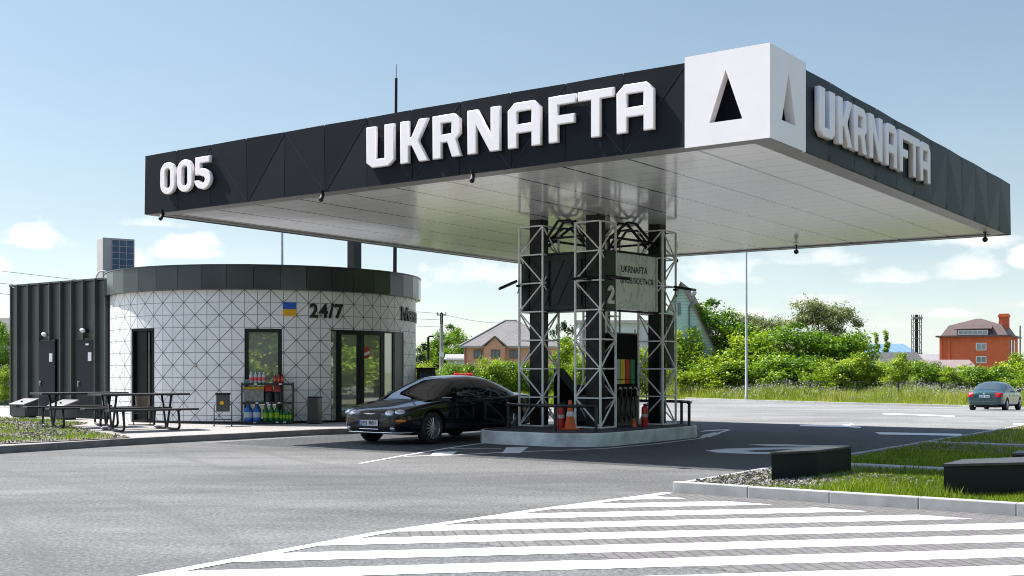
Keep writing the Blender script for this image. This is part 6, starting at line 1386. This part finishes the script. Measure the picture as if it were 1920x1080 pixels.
for k in range(2): mb=MB(); mb.box((w/2+.03,2.0+k*2.6,fz(652)),(.1,.9,1.6)); mb.build('side_window',wing,t)
mb=MB(); mb.box((-w/2+.12,-.05,he/2),(.24,.1,he)); mb.box((-w/2+.9,-.05,he/2),(.24,.1,he)); mb.build('brick_pilaster',brickr,t)
mb=MB(); mb.tube([(w/2+.8,3,0),(w/2+.8,3,fz(610))],.08,6); mb.build('drain_mast',cpole,t)
def shed(name,label,cat,px0,px1,Y,depth,eave,ridge,wall,roof,rot=0):
    t,w,he,fx,fz=house(name,label,cat,px0,px1,Y,depth,eave,wall,rot); hr=fz(ridge); mb=MB(); o=.3
    mb.add([(-w/2-o,-o,he-.1),(w/2+o,-o,he-.1),(w/2+o,depth/2,hr),(-w/2-o,depth/2,hr),(w/2+o,depth+o,he-.1),(-w/2-o,depth+o,he-.1)],[(0,1,2,3),(3,2,4,5)]); mb.build('roof',roof,t)
    
    for s in (-1,1): mb=MB(); mb.add([(s*w/2,0,he),(s*w/2,depth,he),(s*w/2,depth/2,hr-.05)],[(2,1,0) if s<0 else (0,1,2)]); mb.build('gable_wall',wall,t)
    return t
blue=bpy.data.materials.new('roof_blue'); nt,N,L,P_m=nodes(blue); tc=N.new('ShaderNodeTexCoord'); sx=N.new('ShaderNodeSeparateXYZ'); L.new(tc.outputs['Object'],sx.inputs[0]); fr_=mathn(N,L,'FRACT',mathn(N,L,'MULTIPLY',sx.outputs[0],.8)); L.new(mixc(N,L,mathn(N,L,'LESS_THAN',fr_,.15),(.15,.25,.38),(.09,.15,.24)),P_m.inputs['Base Color']); P_m.inputs['Roughness'].default_value=.4
shed('blue_roof_hall','long hall with a pale blue metal roof behind the barn','hall',1596,1717,190,14,660,642.5,mat('hall_wall',(.4,.4,.38),.8),blue)
shed('slate_barn','low barn with grey slate roof behind the bushes','barn',1600,1738,108,7,690,659.5,mat('barn_green',(.05,.13,.11),.8),mat('barn_slate',(.08,.078,.075),.85,var=.25,scale=3))
shed('pink_shed','low shed with a pinkish flat roof before the red brick house','shed',1742,1832,104,5,695,674,mat('shed_wall',(.42,.34,.32),.8),mat('shed_pink',(.25,.19,.18),.8,var=.1))
shed('grey_roof_house','house with a pale grey roof between the barn and the red brick house','house',1735,1775,128,6,684,663,mat('ghouse',(.4,.4,.38),.8),mat('roof_pale',(.27,.26,.255),.8,var=.15))
shed('white_roof_house','low house with a pale roof right of the utility pole','house',838,868,120,6,672,663,MATS['ghouse'],MATS['roof_pale'])
shed('grey_house','house with a grey roof at the left picture edge','house',-60,30,110,8,625,592,MATS['ghouse'],MATS['barn_slate'])
c=atY(1718.5,590,160); t=thing('chimney_stack','thin dark steel chimney stack in a lattice frame beside the blue roof','chimney stack',(c.x,c.y,gz(160))); hh=c.z-gz(160)
mb=MB(); mb.cyl((0,0,0),(0,0,hh),.24,seg=10); mb.build('flue',blackm,t); mb=MB()
for x in (-.55,.55):
    for y in (-.4,.4): mb.box((x,y,hh/2),(.10,.10,hh))
for k in range(9):
    for s in (-1,1):
        z=hh*k/9; mb.bar((-.55,s*.4,z),(.55,s*.4,z),.06)
        for x in (-.55,.55): mb.bar((x,-.4,z),(x,.4,z+hh/9),.05)
for z in (hh*.45,hh*.95): mb.box((0,0,z),(1.3,1.0,.3))
mb.build('lattice_frame',mat('stack_grey',(.22,.22,.22),.6),t)
c=atY(5,700,54); t=thing('green_fence','dark green metal fence at the left picture edge','fence',(c.x-1.5,54,gz(54))); mb=MB(); mb.box((0,0,1.05),(5,.06,2.1)); mb.build('panel',mat('fence_green',(.008,.06,.045),.5,var=.1),t)
mb=MB()
for x in (-2.4,0,2.3): mb.box((x,-.06,1.1),(.1,.1,2.2))
mb.build('post',MATS['fence_green'],t)
